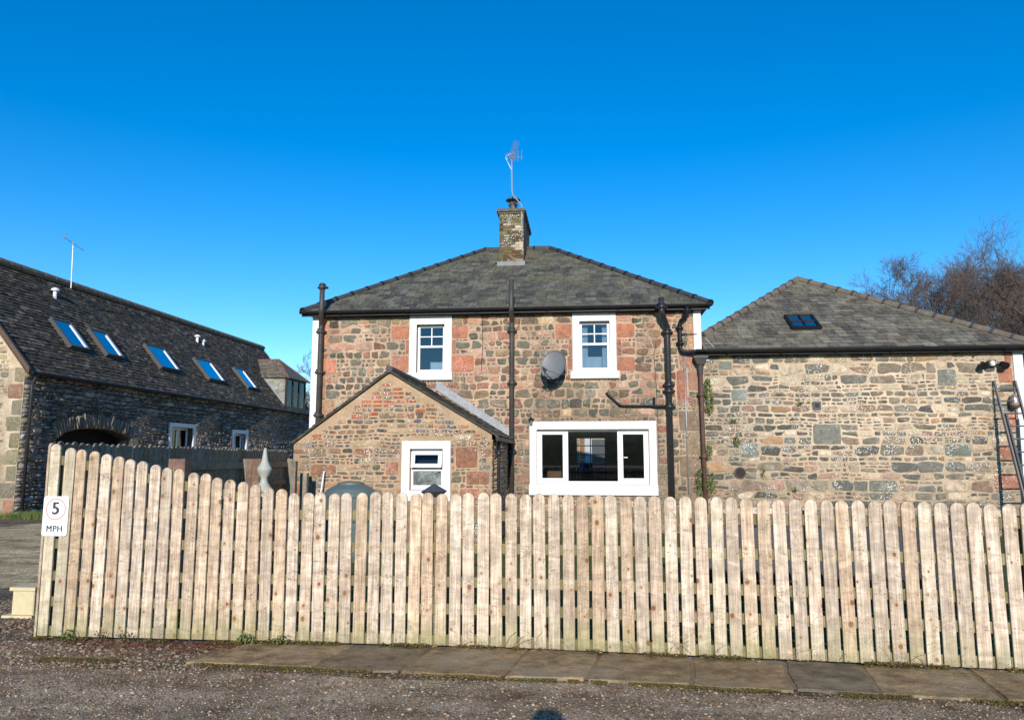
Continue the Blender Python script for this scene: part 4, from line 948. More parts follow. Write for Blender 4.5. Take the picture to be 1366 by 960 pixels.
# skylights: (s, w of top, width, length up the slope)
c50, s50 = math.cos(R(50)), math.sin(R(50))
for s0, w1, w0, wd_ in ((2.45, 1.42, .62, .92), (4.22, 1.38, .60, .92), (7.35, 1.34, .55, 1.32), (10.82, 1.28, .48, 1.38), (14.4, 1.29, .46, .95)):
    O = Vector(B3(s0, w0, 4.3 + T50 * w0 + .02)); hh = (w1 - w0) / c50
    sk_ = slope_window(barn, 'skylight', O + RN * .03, BU, RV, RN, wd_, hh, .065, (plain('skylight_frame', S(74, 72, 70), .5, .1), M['glass_sky']), .13)
    q = MB(); O2 = O + RN * .03; fr = .065; lw_ = .10
    q.hexa([tuple(O2 + BU * a + RV * b + RN * c_) for c_ in (.095, .118) for a, b in ((wd_ - fr - lw_, fr), (wd_ - fr - .002, fr), (wd_ - fr - .002, hh - fr - .12), (wd_ - fr - lw_, hh - fr - .12))]); q.build('lit_side_strip', M['upvc'], sk_)  # white strip paints in the sunlit inner side of the frame
for s0, w0, hh, rr in ((3.78, 2.28, .3, .10), (12.77, 2.16, .3, .10), (13.2, 2.1, .22, .08)):
    p = Vector(B3(s0, w0, 4.3 + T50 * w0 - .05)); q = MB(); q.lathe(p.x, p.y, [(rr * .6, p.z), (rr * .6, p.z + hh), (rr * 1.3, p.z + hh + .01), (rr * 1.3, p.z + hh + .07), (rr * .5, p.z + hh + .12)], 14); q.build('roof_vent', M['upvc'], barn)
# dormer
D0, D1, DZ = 17.65, 20.2, 5.75
cheek = S(150, 150, 140)
for s0, sg in ((D0, -1), (D1, 1)):
    dm = MB(); k = 0; z = 4.2
    while z < DZ:
        wmax = (z - 4.3) / T50 + .12; z2 = min(z + .16, DZ); w_ = -.02
        while w_ < wmax:
            e2 = min(w_ + .3, max(wmax, w_ + .05)); cc = vary(cheek, rng, .22); o1 = s0 + sg * .02
            dm.hexa([B3(s0, w_, z), B3(o1 if sg > 0 else s0, w_, z), B3(o1 if sg > 0 else s0, e2, z), B3(s0, e2, z)][:0] or [B3(min(s0, o1), w_ + .003, z + .002), B3(max(s0, o1), w_ + .003, z + .002), B3(max(s0, o1), e2, z + .002), B3(min(s0, o1), e2, z + .002), B3(min(s0, o1), w_ + .003, z2), B3(max(s0, o1), w_ + .003, z2), B3(max(s0, o1), e2, z2), B3(min(s0, o1), e2, z2)], 0, cc); w_ = e2
        z = z2
    dmo_ = dm.build('dormer_cheek', M['slate_wing'], barn)
    if sg < 0: dmo = dmo_
dr = MB(); sm_ = (D0 + D1) / 2; rz = 6.85
E0, E1 = D0 - .15, D1 + .15; wf = -.25
F0, F1, RF, RB = B3(E0, wf, DZ), B3(E1, wf, DZ), B3(sm_, .95, rz), B3(sm_, (rz - 4.3) / T50 + .1, rz)
Bk0, Bk1 = B3(E0, (DZ - 4.3) / T50 + .1, DZ), B3(E1, (DZ - 4.3) / T50 + .1, DZ)
dc = S(112, 100, 88)
dr.poly([Bk0, F0, RF, RB], 0, dc); dr.poly([F0, F1, RF], 0, dc); dr.poly([F1, Bk1, RB, RF], 0, dc); dr.poly([F1, F0, Bk0, Bk1], 0, (.03, .03, .03))
# slates on the near slope
Vv = Vector(RF) - Vector(B3(E0, .95, DZ)); L = Vv.length; Vv.normalize(); Uv = -BN; Nn = Uv.cross(Vv); Nn = -Nn if Nn.z < 0 else Nn
slates(dr, Vector(B3(E0, 0, DZ)) + Nn * .01, Uv, Vv, Nn, L, lambda v: (wf + (.95 - wf) * v / L, 1.32 + 1.0 * v / L), .25, .14, rng, lambda u, v, r: vary(r.choice([S(120, 108, 94), S(104, 94, 82), S(134, 122, 106)]), r, .15), thick=.014)
dro = dr.build('dormer_roof', M['slate_ext'], barn)
q = MB(); ridge_tiles(q, F0, RF, .06, .4); ridge_tiles(q, F1, RF, .06, .4); ridge_tiles(q, RF, RB, .07, .4); q.build('hip_tiles', M['red_ridge'], dro)
q = MB(); q.tube([B3(D0 - .06, .0, 4.38), B3(D0 - .06, 1.22, 5.86)], .05, 4); q.build('flashing', M['lead'], dmo)
q = MB()
def bb2(s0, s1, w0, w1, z0, z1): q.hexa([B3(s0, w1, z0), B3(s1, w1, z0), B3(s1, w0, z0), B3(s0, w0, z0), B3(s0, w1, z1), B3(s1, w1, z1), B3(s1, w0, z1), B3(s0, w0, z1)])
for k in range(4): s_ = D0 + (D1 - D0 - .08) * k / 3; bb2(s_, s_ + .08, -.1, 0, 4.3, 5.7)
bb2(D0, D1, -.101, 0, 4.2, 4.3); bb2(D0, D1, -.101, 0, 5.68, 5.76)
dwo = q.build('dormer_window', M['black'], barn); q = MB()
for k in range(3): s_ = D0 + .08 + (D1 - D0 - .08) * k / 3; bb2(s_, s_ + (D1 - D0 - .08) / 3 - .08, -.06, -.05, 4.3, 5.68)
q.build('pane', M['glass_dark'], dwo)
q = MB(); bb2(D0 + .03, D1 - .03, .3, .35, 4.6, 5.7); q.build('blind', M['dark_wood'], dwo)

# ================================================================== FENCES
def picket_mb(h_, w_=.1, t=.02, nails=()):
    m = MB(); k = 10; rr = w_ / 2; pts = [(-w_ / 2, 0.0)]
    a = w_ / 2; outline = [(-a, 0), (a, 0)] + [(a * math.cos(math.pi * i / k), h_ - rr + rr * math.sin(math.pi * i / k)) for i in range(k + 1)]
    be = .003; cx, cz = 0, h_ / 2
    inn = [(x * (1 - be / a), be if z == 0 else (z if z < h_ - rr + .0001 else h_ - rr + (z - h_ + rr) * (1 - be / rr))) for x, z in outline]
    n_ = len(outline); nb = 0
    m.v += [(x, 0, z) for x, z in inn] + [(x, be, z) for x, z in outline] + [(x, t, z) for x, z in outline]
    m.face(tuple(range(n_)))
    for i in range(n_):
        j = (i + 1) % n_; m.face((i + n_, j + n_, j, i)); m.face((i + 2 * n_, j + 2 * n_, j + n_, i + n_))
    m.face(tuple(range(2 * n_, 3 * n_))[::-1])
    for (x, z) in nails:
        nb = len(m.v); m.v += [(x + .0036 * math.cos(q * math.pi / 3), -.0012, z + .0036 * math.sin(q * math.pi / 3)) for q in range(6)]; m.face(tuple(range(nb, nb + 6)), 1)
    return m
fence = empty('picket_fence', (0, 6.5, 0), 'pale round topped picket fence running across the front, taller at its left end', 'fence')
RAILS = [1.11, .835, .55, .325, .07]
r = random.Random(77)
x = -4.87; i = 0
def top_at(x): return 1.75 - .455 * (x + 4.97) / 2.45 if x < -2.55 else (1.305 - .012 * max(0, x + .6))
lastx = []
while x < 6.2:
    h_ = top_at(x) - .03 + r.uniform(-.008, .008)
    nl = [(sx * .028 + r.uniform(-.004, .004), z - .03 + r.uniform(-.008, .008)) for z in RAILS + ([1.42] if h_ > 1.5 else []) for sx in (-1, 1) if z - .03 < h_ - .05]
    mb = picket_mb(h_, .099 + r.uniform(-.003, .003), .022, nl)
    o = mb.build('picket', [M['picket'], M['nail']])
    o.parent = fence; o.location = (x - 0, fenceY(x) - .0 - 6.5 + r.uniform(-.002, .002), .03)
    ang = 0 if x < -.85 else (-.075 if x > -.75 else -.035)
    o.rotation_euler = (r.uniform(-.004, .004), r.uniform(-.007, .007) + (-.004 if x < -2 else 0), ang)
    lastx.append(x); x += .1213 + r.uniform(-.005, .005)
    if i == 0: x += .01
    i += 1
def rail_seg(xa, xb, z, h_=.085, zb=None):
    m = MB(); zb = z if zb is None else zb; ya, yb = fenceY(xa) + .024, fenceY(xb) + .024
    m.hexa([(0, 0, -h_ / 2), (xb - xa, yb - ya, zb - z - h_ / 2), (xb - xa, yb - ya + .035, zb - z - h_ / 2), (0, .035, -h_ / 2), (0, 0, h_ / 2), (xb - xa, yb - ya, zb - z + h_ / 2), (xb - xa, yb - ya + .035, zb - z + h_ / 2), (0, .035, h_ / 2)])
    o = m.build('rail', M['rail']); o.parent = fence; o.location = (xa, ya - 6.5, z); return o
knots = [-4.9, -2.6, -.8, 1.72, 4.65, 6.27]
for z in RAILS:
    for a, b in zip(knots, knots[1:]): rail_seg(a, b - .002, z)
rail_seg(-4.9, -2.9, 1.60, .085, 1.22)
for x, h_ in ((-4.85, 1.6), (-2.9, 1.2), (-1.36, 1.2), (.2, 1.18), (1.745, 1.18), (3.3, 1.16), (4.6, 1.16), (6.2, 1.14)):
    m = MB(); m.box(-.045, .045, 0, .09, -.02, h_); o = m.build('post', M['rail']); o.parent = fence; o.location = (x, fenceY(x) + .062 - 6.5, 0)

# side fence along the drive, between the front fence and the extension
A_, B_ = Vector((-4.93, 6.58, 0)), Vector((-5.72, 14.2, 0)); dv = (B_ - A_); L = dv.length; dv.normalize(); ang = math.atan2(dv.y, dv.x)
side = empty('picket_fence', tuple(A_), 'grey shaded picket fence running back along the drive towards the barn', 'fence')
proto = None; s_ = .0; k = 0; NP = 63
protos = []
for k in range(NP):
    s_ = .03 + k * (L - .06) / NP
    if k < 3:
        o = picket_mb(1.74, .1, .02).build('picket', [M['oldwood'] if k else M['picket'], M['nail']]); protos.append(o)
    else:
        o = protos[1].copy(); col.objects.link(o)
    o.parent = side; p = dv * s_; nv = Vector((dv.y, -dv.x, 0)); p = p - nv * .02
    o.location = (p.x, p.y, .02 + r.uniform(-.012, .012)); o.rotation_euler = (0, r.uniform(-.006, .006), ang)
for z in (.3, .75, 1.18, 1.5):
    m = MB(); nv = Vector((dv.y, -dv.x, 0)); a = A_ + nv * .003; b = B_ + nv * .003; t = nv * .035; hh = Vector((0, 0, .10 if z > 1.4 else .085))
    a = a + Vector((0, 0, z - .05)); b = b + Vector((0, 0, z - .05)); m.hexa([a, a + t, b + t, b, a + hh, a + t + hh, b + t + hh, b + hh]); m.build('rail', M['oldwood'], side)
for s_ in (2.5, 5.0, 7.4):
    p = A_ + dv * s_ + Vector((.09, 0, 0)); m = MB(); m.box(p.x - .05, p.x + .05, p.y - .05, p.y + .05, 0, 1.6); m.build('post', M['oldwood'], side)

# speed sign on the first pickets
sg = MB(); fy = 6.53 - .004; SX0, SX1, SZ0, SZ1 = -4.945, -4.70, .905, 1.26
def rrect(x0, x1, z0, z1, rad, y0, y1, m, mat=0):
    pts = []
    for cx, cz, a0 in ((x1 - rad, z0 + rad, -90), (x1 - rad, z1 - rad, 0), (x0 + rad, z1 - rad, 90), (x0 + rad, z0 + rad, 180)):
        for q in range(6): a = R(a0 + 18 * q); pts.append((cx + rad * math.cos(a), cz + rad * math.sin(a)))
    n_ = len(pts); nb = len(m.v); m.v += [(x, y0, z) for x, z in pts] + [(x, y1, z) for x, z in pts]
    m.face(tuple(range(nb, nb + n_)), mat); m.face(tuple(range(nb + n_, nb + 2 * n_))[::-1], mat)
    for i in range(n_): j = (i + 1) % n_; m.face((nb + i + n_, nb + j + n_, nb + j, nb + i), mat)
sign = empty('speed_sign', (-4.82, fy, .9), 'white 5 MPH speed limit sign screwed to the leftmost pickets', 'sign')
rrect(SX0, SX1, SZ0, SZ1, .022, fy - .006, fy, sg); sg.build('plate', plain('sign_white', (.82, .82, .82), .4, .02), sign)
sg = MB(); cx, cz = (SX0 + SX1) / 2, 1.145; n_ = 36; nb = 0
for rr in (.086, .099):
    for q in range(n_): a = 2 * math.pi * q / n_; sg.v.append((cx + rr * math.cos(a), fy - .0075, cz + rr * math.sin(a)))
for q in range(n_): j = (q + 1) % n_; sg.face((q, j, n_ + j, n_ + q))
sg.build('ring', plain('faded_red', S(226, 160, 146), .5, .05), sign)
def text(body, x, z, size, y, mat, parent, sx=1.0, bold=.03):
    cu = bpy.data.curves.new('lettering', 'FONT'); cu.body = body; cu.size = size; cu.align_x = 'CENTER'; cu.align_y = 'CENTER'; cu.extrude = .0005; cu.space_character = 1.12
    o = bpy.data.objects.new('tmp', cu); col.objects.link(o); bpy.context.view_layer.update()
    me = bpy.data.meshes.new_from_object(o.evaluated_get(bpy.context.evaluated_depsgraph_get())); bpy.data.objects.remove(o)
    q = MB(); st = size * bold
    for k, (a, b) in enumerate(((-1, 0), (-.5, .35), (0, -.35), (.5, .35), (1, 0))):
        nb = len(q.v); q.v += [(x + v.co.x * sx + a * st, y - v.co.z - k * .00012, z + v.co.y + b * st) for v in me.vertices]
        for p in me.polygons: q.face(tuple(nb + i for i in p.vertices))
    return q.build('lettering', mat, parent)
M['ink'] = plain('dark_ink', S(58, 58, 60), .5, .05)
text('5', cx, cz + .002, .155, fy - .008, M['ink'], sign); text('MPH', cx, .968, .078, fy - .008, M['ink'], sign, .95, .022)

# ================================================================== THINGS ON THE WALLS
# satellite dish
dish = empty('satellite_dish', (-.75, W, 3.3), 'grey oval satellite dish on a bracket on the house wall', 'satellite dish')
q = MB(); ax = Vector((-.33, -.90, .30)).normalized(); up = Vector((0, 0, 1)); e1 = ax.cross(up).normalized(); e2 = e1.cross(ax).normalized(); cpt = Vector((-.70, W - .46, 3.66))
nr, na = 7, 32; nb = 0
for sgn in (0, 1):
    for i in range(nr + 1):
        rr = i / nr
        for k in range(na):
            a = 2 * math.pi * k / na; p = cpt + e1 * (.30 * rr * math.cos(a)) + e2 * (.35 * rr * math.sin(a)) + ax * (-.07 * (1 - rr * rr) - sgn * .012)
            q.v.append(tuple(p))
    o_ = sgn * (nr + 1) * na
    for i in range(nr):
        for k in range(na):
            j = (k + 1) % na; f_ = (o_ + i * na + k, o_ + i * na + j, o_ + (i + 1) * na + j, o_ + (i + 1) * na + k); q.face(f_ if sgn else f_[::-1])
for k in range(na): j = (k + 1) % na; q.face((nr * na + k, nr * na + j, (nr + 1) * na + nr * na + j, (nr + 1) * na + nr * na + k))
q.build('reflector', M['dish'], dish, smooth=True)
q = MB(); lnb = cpt + ax * .42 - e2 * .28 + e1 * .02
q.tube([cpt - e2 * .33 - ax * .02, cpt - e2 * .36 + ax * .15, lnb - e2 * .03], .013, 6); q.tube([cpt - e2 * .25 + e1 * .17 + ax * .0, lnb], .006, 5); q.tube([cpt - e2 * .25 - e1 * .17, lnb], .006, 5); q.build('feed_arm', M['darkgrey'], dish)
q = MB(); q.tube([lnb - ax * .04, lnb + ax * .05], .03, 10); q.tube([lnb - ax * .09, lnb - ax * .04], .038, 10); q.build('receiver', M['darkgrey'], dish)
q = MB(); q.tube([cpt - ax * .10, cpt - ax * .2, (-.78, W - .18, 3.32), (-.78, W - .02, 3.32)], .022, 8); q.box(-.86, -.70, W - .035, W - .016, 3.2, 3.44); q.build('bracket', M['darkgrey'], dish)
cable(dish, [(-.78, W - .06, 3.3), (-.82, W - .1, 3.2), (-.76, W - .06, 3.12), (-.80, W - .03, 3.0)], .007); cable(dish, [(-.9, W - .05, 3.28), (-.86, W - .1, 3.32), (-.62, W - .1, 3.26), (-.58, W - .03, 3.34)], .007)
# small wall lamp by the big window
lamp = empty('wall_lamp', (-1.22, W, 2.35), 'small dark lantern on the wall at the top left corner of the wide window', 'lamp')
q = MB(); q.lathe(-1.22, W - .09, [(.01, 2.52), (.05, 2.49), (.06, 2.45), (.045, 2.445)], 8); q.box(-1.25, -1.19, W - .06, W - .03, 2.40, 2.50); q.build('body', M['black'], lamp)
q = MB(); q.lathe(-1.22, W - .09, [(.04, 2.444), (.03, 2.36), (.01, 2.35)], 8); q.build('lamp_glass', M['frosted'], lamp)
# security light high on the wing
sec = empty('security_light', (8.65, W, 3.6), 'black twin headed security light high on the wing wall', 'light')
q = MB(); q.box(8.58, 8.74, W - .09, W - .013, 3.55, 3.68); q.tube([(8.58, W - .06, 3.6), (8.50, W - .12, 3.58)], .02, 6); q.tube([(8.74, W - .06, 3.6), (8.82, W - .12, 3.58)], .02, 6); q.build('bracket', M['black'], sec)
for sx in (8.46, 8.84):
    q = MB(); q.tube([(sx, W - .1, 3.62), (sx + (sx - 8.65) * .15, W - .22, 3.54)], [.05, .085], 12); q.build('lamp_head', M['black'], sec)
q = MB(); q.lathe(8.66, W - .10, [(.0, 3.68), (.045, 3.66), (.06, 3.62), (.045, 3.57), (.0, 3.55)], 12); q.build('sensor', M['upvc'], sec)
# vents
v1 = empty('air_vent', (5.0, W, 2.7), 'square dark terracotta air vent in the middle of the wing wall', 'vent')
q = MB(); q.bbox(4.93, 5.10, W - .04, W - .005, 2.66, 2.84, .006); q.build('frame', M['darkgrey'], v1); q = MB(); q.box(4.965, 5.065, W - .045, W - .0405, 2.70, 2.80); q.build('grille', M['black'], v1)
v2 = empty('flue_outlet', (3.33, W, 1.3), 'round dark flue outlet low on the wing wall beside the ivy', 'flue')
q = MB(); q.tube([(3.33, W - .05, 1.3), (3.33, W - .012, 1.3)], .125, 20); q.build('collar', M['rustpipe'], v2)
q = MB()
for rr in (.09, .06, .03): 
    P = [(3.33 + rr * math.cos(a * math.pi / 8), W - .06, 1.3 + rr * math.sin(a * math.pi / 8)) for a in range(17)]; q.tube(P, .008, 5)
q.tube([(3.33, W - .055, 1.3), (3.33, W - .051, 1.3)], .1, 16); q.build('grille', M['black'], v2)
ln = empty('wall_lantern', (9.0, W, 2.7), 'pale glass bulkhead lantern on the red quoins behind the ladder', 'lamp')
q = MB(); q.lathe(9.02, W - .13, [(.03, 2.96), (.07, 2.88), (.09, 2.78), (.09, 2.72)], 12); q.build('lamp_glass', plain('pale_lamp_glass', S(140, 122, 112), .2, .4, 12), ln); q = MB(); q.lathe(9.02, W - .13, [(.095, 2.72), (.085, 2.67), (.04, 2.64)], 12); q.box(9.0, 9.04, W - .10, W - .01, 2.665, 2.70); q.build('base', M['rustpipe'], ln)

# ladder
lad = empty('ladder', (9.0, 16.2, 0), 'long aluminium extension ladder leaning against the right end of the wing', 'ladder')
LT, LB = Vector((8.68, W - .06, 3.25)), Vector((8.68, 15.85, 0)); dl = LB - LT; wv = Vector((.42, 0, 0))
for o_ in (Vector((0, 0, 0)), wv):
    q = MB(); q.hexa([LB + o_ + Vector((a, b, 0)) for a, b in ((-.016, -.035), (.016, -.035), (.016, .035), (-.016, .035))] + [LT + o_ + Vector((a, b, 0)) for a, b in ((-.016, -.035), (.016, -.035), (.016, .035), (-.016, .035))]); q.build('stile', M['alu'], lad)
    q = MB(); T2 = LT + dl * .22 + o_ + Vector((.034, -.06, 0)); B2 = LB + o_ + Vector((.034, -.06, 0)); q.hexa([B2 + Vector((a, b, 0)) for a, b in ((-.017, -.035), (.017, -.035), (.017, .035), (-.017, .035))] + [T2 + Vector((a, b, 0)) for a, b in ((-.017, -.035), (.017, -.035), (.017, .035), (-.017, .035))]); q.build('stile', M['darkgrey'], lad)
k = .055
while k < .98: p = LT + dl * k; q = MB(); q.tube([p + Vector((.01, 0, 0)), p + wv - Vector((.01, 0, 0))], .016, 8); q.build('rung', M['alu'], lad); k += .082

# aerials
def yagi(root, base, pts, boom, els, mat, el_r=.006, vert=False, refl=True):
    q = MB(); q.tube(pts, .02, 8); q.build('mast', mat, root)
    a, b = Vector(boom[0]), Vector(boom[1]); q = MB(); q.tube([a, b], .012, 6)
    t = (b - a).normalized(); s_ = t.cross(Vector((0, 0, 1))).normalized() if not vert else t.cross(Vector((0, 1, 0))).normalized()
    for k, hl in els: p = a + (b - a) * k; q.tube([p - s_ * hl, p + s_ * hl], el_r, 4)
    if refl:
        u2 = t.cross(s_).normalized()
        for k in (-2, -1, 1, 2): p = a + u2 * .07 * k; q.tube([p - s_ * .17, p + s_ * .17], el_r, 4)
        q.tube([a - u2 * .15, a + u2 * .15], .008, 4)
    q.build('antenna', mat, root)
an1 = empty('tv_aerial', (-1.62, CY0, 8.2), 'tall television aerial on a cranked mast strapped to the house chimney', 'aerial')
ya = CY0 - .03
yagi(an1, None, [(-1.655, ya, 7.85), (-1.655, ya, 8.42), (-1.90, ya, 8.72), (-1.92, ya, 8.85), (-1.93, ya, 9.86)], [(-1.92, ya - .05, 9.78), (-1.76, ya - .3, 10.12)], [(k / 12 + .05, .12 - .03 * k / 12) for k in range(12)], M['galv'], .005)
q = MB()
for k in range(5): q.tube([(-1.94 + .1 * k - .1, ya - .05 - .03 * k, 9.62), (-1.94 + .1 * k - .1, ya - .05 - .03 * k, 9.92)], .006, 4)
q.tube([(-2.1, ya - .05, 9.8), (-1.6, ya - .15, 9.72)], .009, 5); q.tube([(-1.92, ya, 9.4), (-2.1, ya - .03, 9.8), (-1.88, ya - .04, 9.92), (-1.80, ya - .2, 9.95)], .008, 5); q.build('reflector', M['galv'], an1)
an2 = empty('tv_aerial', (-17.83, 24, 7.6), 'thin television aerial rising behind the ridge of the barn', 'aerial')
yagi(an2, None, [(-17.83, 24, 7.5), (-17.88, 24, 9.15)], [(-17.95, 23.6, 9.22), (-17.6, 24.2, 8.9)], [(.1, .14), (.3, .13), (.5, .12), (.7, .11), (.9, .1)], M['galv'])

# ================================================================== YARD THINGS
tank = empty('green_tank', (-3.8, 12, 0), 'domed dark green plastic tank standing in front of the extension', 'tank')
q = MB(); q.lathe(-3.8, 12, [(.40, 0), (.43, .1), (.44, .55), (.42, .6), (.44, .64), (.44, .98), (.41, 1.0)], 32); q.build('body', M['tank'], tank, smooth=False)
q = MB(); q.lathe(-3.8, 12, [(.43, 1.0), (.43, 1.04), (.36, 1.12), (.22, 1.19), (.21, 1.22), (.10, 1.235), (.02, 1.24)], 32); q.build('lid', M['tank'], tank)
fin = empty('garden_finial', (-3.95, 9, 0), 'sage green turned finial on a post behind the fence', 'finial')
q = MB(); q.lathe(-3.95, 9, [(.09, 1.19), (.105, 1.2), (.105, 1.235), (.075, 1.27), (.045, 1.32), (.042, 1.37), (.075, 1.42), (.088, 1.46), (.09, 1.47), (.088, 1.485), (.06, 1.53), (.04, 1.58), (.028, 1.65), (.018, 1.72), (.008, 1.735)], 28); q.build('spire', M['finial'], fin, smooth=True)
q = MB(); q.box(-4.02, -3.88, 8.93, 9.07, 0, 1.19); q.build('post', M['finial'], fin)
for nm, x, y, w_, h_, lab in (('a', -4.66, 8.3, .2, 1.6, 'thick brown sleeper post near the speed sign end of the yard'), ('b', -4.20, 9.3, .18, 1.6, 'thick brown sleeper post just behind the green finial')):
    q = MB(); q.bbox(x - w_ / 2, x + w_ / 2, y - .07, y + .07, 0, h_, .008); tag(q.build('sleeper_post', M['sleeper'], loc=(x, y, 0)), lab, 'post', 'sleeper posts in the yard')
for x, y, h_, w_, lab in ((-5.16, 13.0, 1.56, .09, 'thin upright wooden post by the left corner of the extension'), (-5.12, 13.4, 1.34, .13, 'short stout wooden post by the left corner of the extension')):
    q = MB(); q.bbox(x - w_ / 2, x + w_ / 2, y - .05, y + .05, 0, h_, .006); tag(q.build('wooden_post', M['oldwood'], loc=(x, y, 0)), lab, 'post', 'posts at the extension corner')
cap = empty('post_lantern', (-1.62, 8, 0), 'dark pyramid topped post just behind the front pickets below the extension window', 'post')
q = MB(); q.poly([(-1.74, 7.88, 1.255), (-1.50, 7.88, 1.255), (-1.62, 8, 1.34)]); q.poly([(-1.50, 7.88, 1.255), (-1.50, 8.12, 1.255), (-1.62, 8, 1.34)]); q.poly([(-1.50, 8.12, 1.255), (-1.74, 8.12, 1.255), (-1.62, 8, 1.34)]); q.poly([(-1.74, 8.12, 1.255), (-1.74, 7.88, 1.255), (-1.62, 8, 1.34)]); q.hexa([(-1.68, 7.94, 1.2), (-1.56, 7.94, 1.2), (-1.56, 8.06, 1.2), (-1.68, 8.06, 1.2), (-1.74, 7.88, 1.253), (-1.50, 7.88, 1.253), (-1.50, 8.12, 1.253), (-1.74, 8.12, 1.253)]); q.build('cap', M['darkgrey'], cap)
q = MB(); q.box(-1.665, -1.575, 7.955, 8.045, 0, 1.2); q.build('post', M['oldwood'], cap)
q = MB(); q.tube([(-4.98, 13.6, .2), (-4.9, 13.82, 1.37)], .014, 8); tag(q.build('garden_cane', M['upvc'], loc=(-4.98, 13.6, 0)), 'slim white pole leaning on the extension wall', 'pole')
q = MB(); q.bbox(-5.86, -5.62, 7.38, 7.6, .02, .29, .01); q.box(-5.88, -5.60, 7.36, 7.62, .265, .30); q.box(-5.93, -5.6, 7.34, 7.62, .0, .025); tag(q.build('cream_block', M['cream'], loc=(-5.75, 7.5, 0)), 'small pale cream box standing on the ground outside the fence corner', 'box')
# dark covered stack behind the right pickets
st = empty('covered_stack', (2.4, 9.2, 0), 'low stack under a navy sheet glimpsed through the right pickets', 'stack')
q = MB(); nx_, ny_ = 26, 5; xs_ = [1.25 + 2.9 * i / nx_ for i in range(nx_ + 1)]
for yy in (9.0, 9.7):
    pass
for i in range(nx_):
    a, b = xs_[i], xs_[i + 1]; za, zb = .84 + .03 * math.sin(a * 9) + .02 * math.sin(a * 23), .84 + .03 * math.sin(b * 9) + .02 * math.sin(b * 23)
    q.poly([(a, 9.0, .25), (b, 9.0, .25), (b, 9.04, zb), (a, 9.04, za)]); q.poly([(a, 9.04, za), (b, 9.04, zb), (b, 9.7, zb), (a, 9.7, za)]); q.poly([(b, 9.74, .25), (a, 9.74, .25), (a, 9.7, za), (b, 9.7, zb)])
q.poly([(1.25, 9.74, .25), (1.25, 9.0, .25), (1.25, 9.04, .84), (1.25, 9.7, .84)]); q.poly([(4.15, 9.0, .25), (4.15, 9.74, .25), (4.15, 9.7, .84), (4.15, 9.04, .84)]); q.build('sheet', M['navy'], st)
q = MB(); q.box(1.35, 4.05, 9.06, 9.66, 0, .7); q.build('timber', M['dark_wood'], st)

# ================================================================== PLANTS
def clump(name, lab, cat, cx, cy, cz, ex, ey, ez, n_, pal, size, seed, stems=0, group=None):
    r = random.Random(seed); root = empty(name, (cx, cy, cz - ez), lab, cat, group); q = MB()
    for i in range(n_):
        while True:
            a, b, c_ = r.uniform(-1, 1), r.uniform(-1, 1), r.uniform(-1, 1)
            if a * a + b * b + c_ * c_ < 1: break
        if noise.noise(Vector((a * 2.5 + seed, c_ * 2.5, b))) < -.12: continue
        x, y, z = cx + a * ex, cy + b * ey, cz + c_ * ez; s = size * r.uniform(.6, 1.3); t = r.uniform(0, 6.28); tl = r.uniform(-.8, .8)
        u = Vector((math.cos(t), r.uniform(-.5, .5), math.sin(t))).normalized(); v = u.cross(Vector((0, -1, tl)).normalized()).normalized()
        P = Vector((x, y, z)); q.poly([P - u * s, P + v * s * .6, P + u * s, P - v * s * .6], 0, vary(r.choice(pal), r, .25))
    q.build('foliage', M['leaf'], root)
    q = MB()
    for i in range(max(2, stems)): q.tube([(cx + r.uniform(-.2, .2) * ex, cy + ey * .3, cz - ez), (cx + r.uniform(-.6, .6) * ex, cy, cz + r.uniform(0, .8) * ez)], .003, 4)
    q.build('stem', M['dark_wood'], root)
GR = [S(88, 102, 46), S(70, 82, 38), S(106, 114, 54), S(60, 72, 36)]
clump('wall_plant', 'tallest green creeper on the wall beside the rusty downpipe, near the hopper', 'plant', 2.70, W - .08, 2.95, .12, .06, .42, 420, GR, .022, 1, 4, 'creepers beside the rusty downpipe')
clump('wall_plant', 'bushy green creeper at the foot of the rusty downpipe just above the pickets', 'plant', 2.56, W - .12, 1.08, .26, .12, .34, 600, GR, .022, 2, 4, 'creepers beside the rusty downpipe')
clump('wall_plant', 'small green sprig halfway down the rusty downpipe', 'plant', 2.66, W - .08, 1.75, .09, .06, .17, 120, GR, .02, 3, 2, 'creepers beside the rusty downpipe')
for x, z, ex, ez, n_, sd, lab in ((3.28, 1.98, .09, .12, 150, 4, 'green tuft rooted in a wall joint above the flue outlet'), (3.22, 2.42, .09, .05, 80, 5, 'small green tuft high left on the wing wall'), (3.80, 1.32, .06, .14, 80, 6, 'narrow green weed just right of the flue outlet'), (4.64, 2.8, .06, .06, 50, 7, 'tiny green tuft left of the square air vent'), (4.45, .95, .05, .07, 50, 8, 'tiny green weed low on the wing wall above the pickets')):
    clump('wall_plant', lab, 'plant', x, W - .05, z, ex, .05, ez, n_, GR, .015, sd, 2, 'weeds in the wing wall joints')
for x, n_, s, sd, lab in ((-4.58, 90, .011, 11, 'bright green weed at the fence foot under the speed sign'), (-4.27, 50, .010, 12, 'dull brownish weed at the fence foot, first right of the bright one'), (-4.05, 60, .011, 13, 'grey green weed at the fence foot between two leaf drifts'), (-2.93, 130, .013, 14, 'leafy green weed where the flagstones begin'), (-2.62, 60, .011, 15, 'low green weed on the first flagstone against the pickets')):
    pal = GR if sd in (11, 14, 15) else [S(96, 84, 62), S(86, 88, 60), S(110, 92, 70)]
    clump('ground_weed', lab, 'plant', x, 6.46, .055, .085, .05, .055, n_, pal, s, sd, 3, 'weeds along the fence foot')
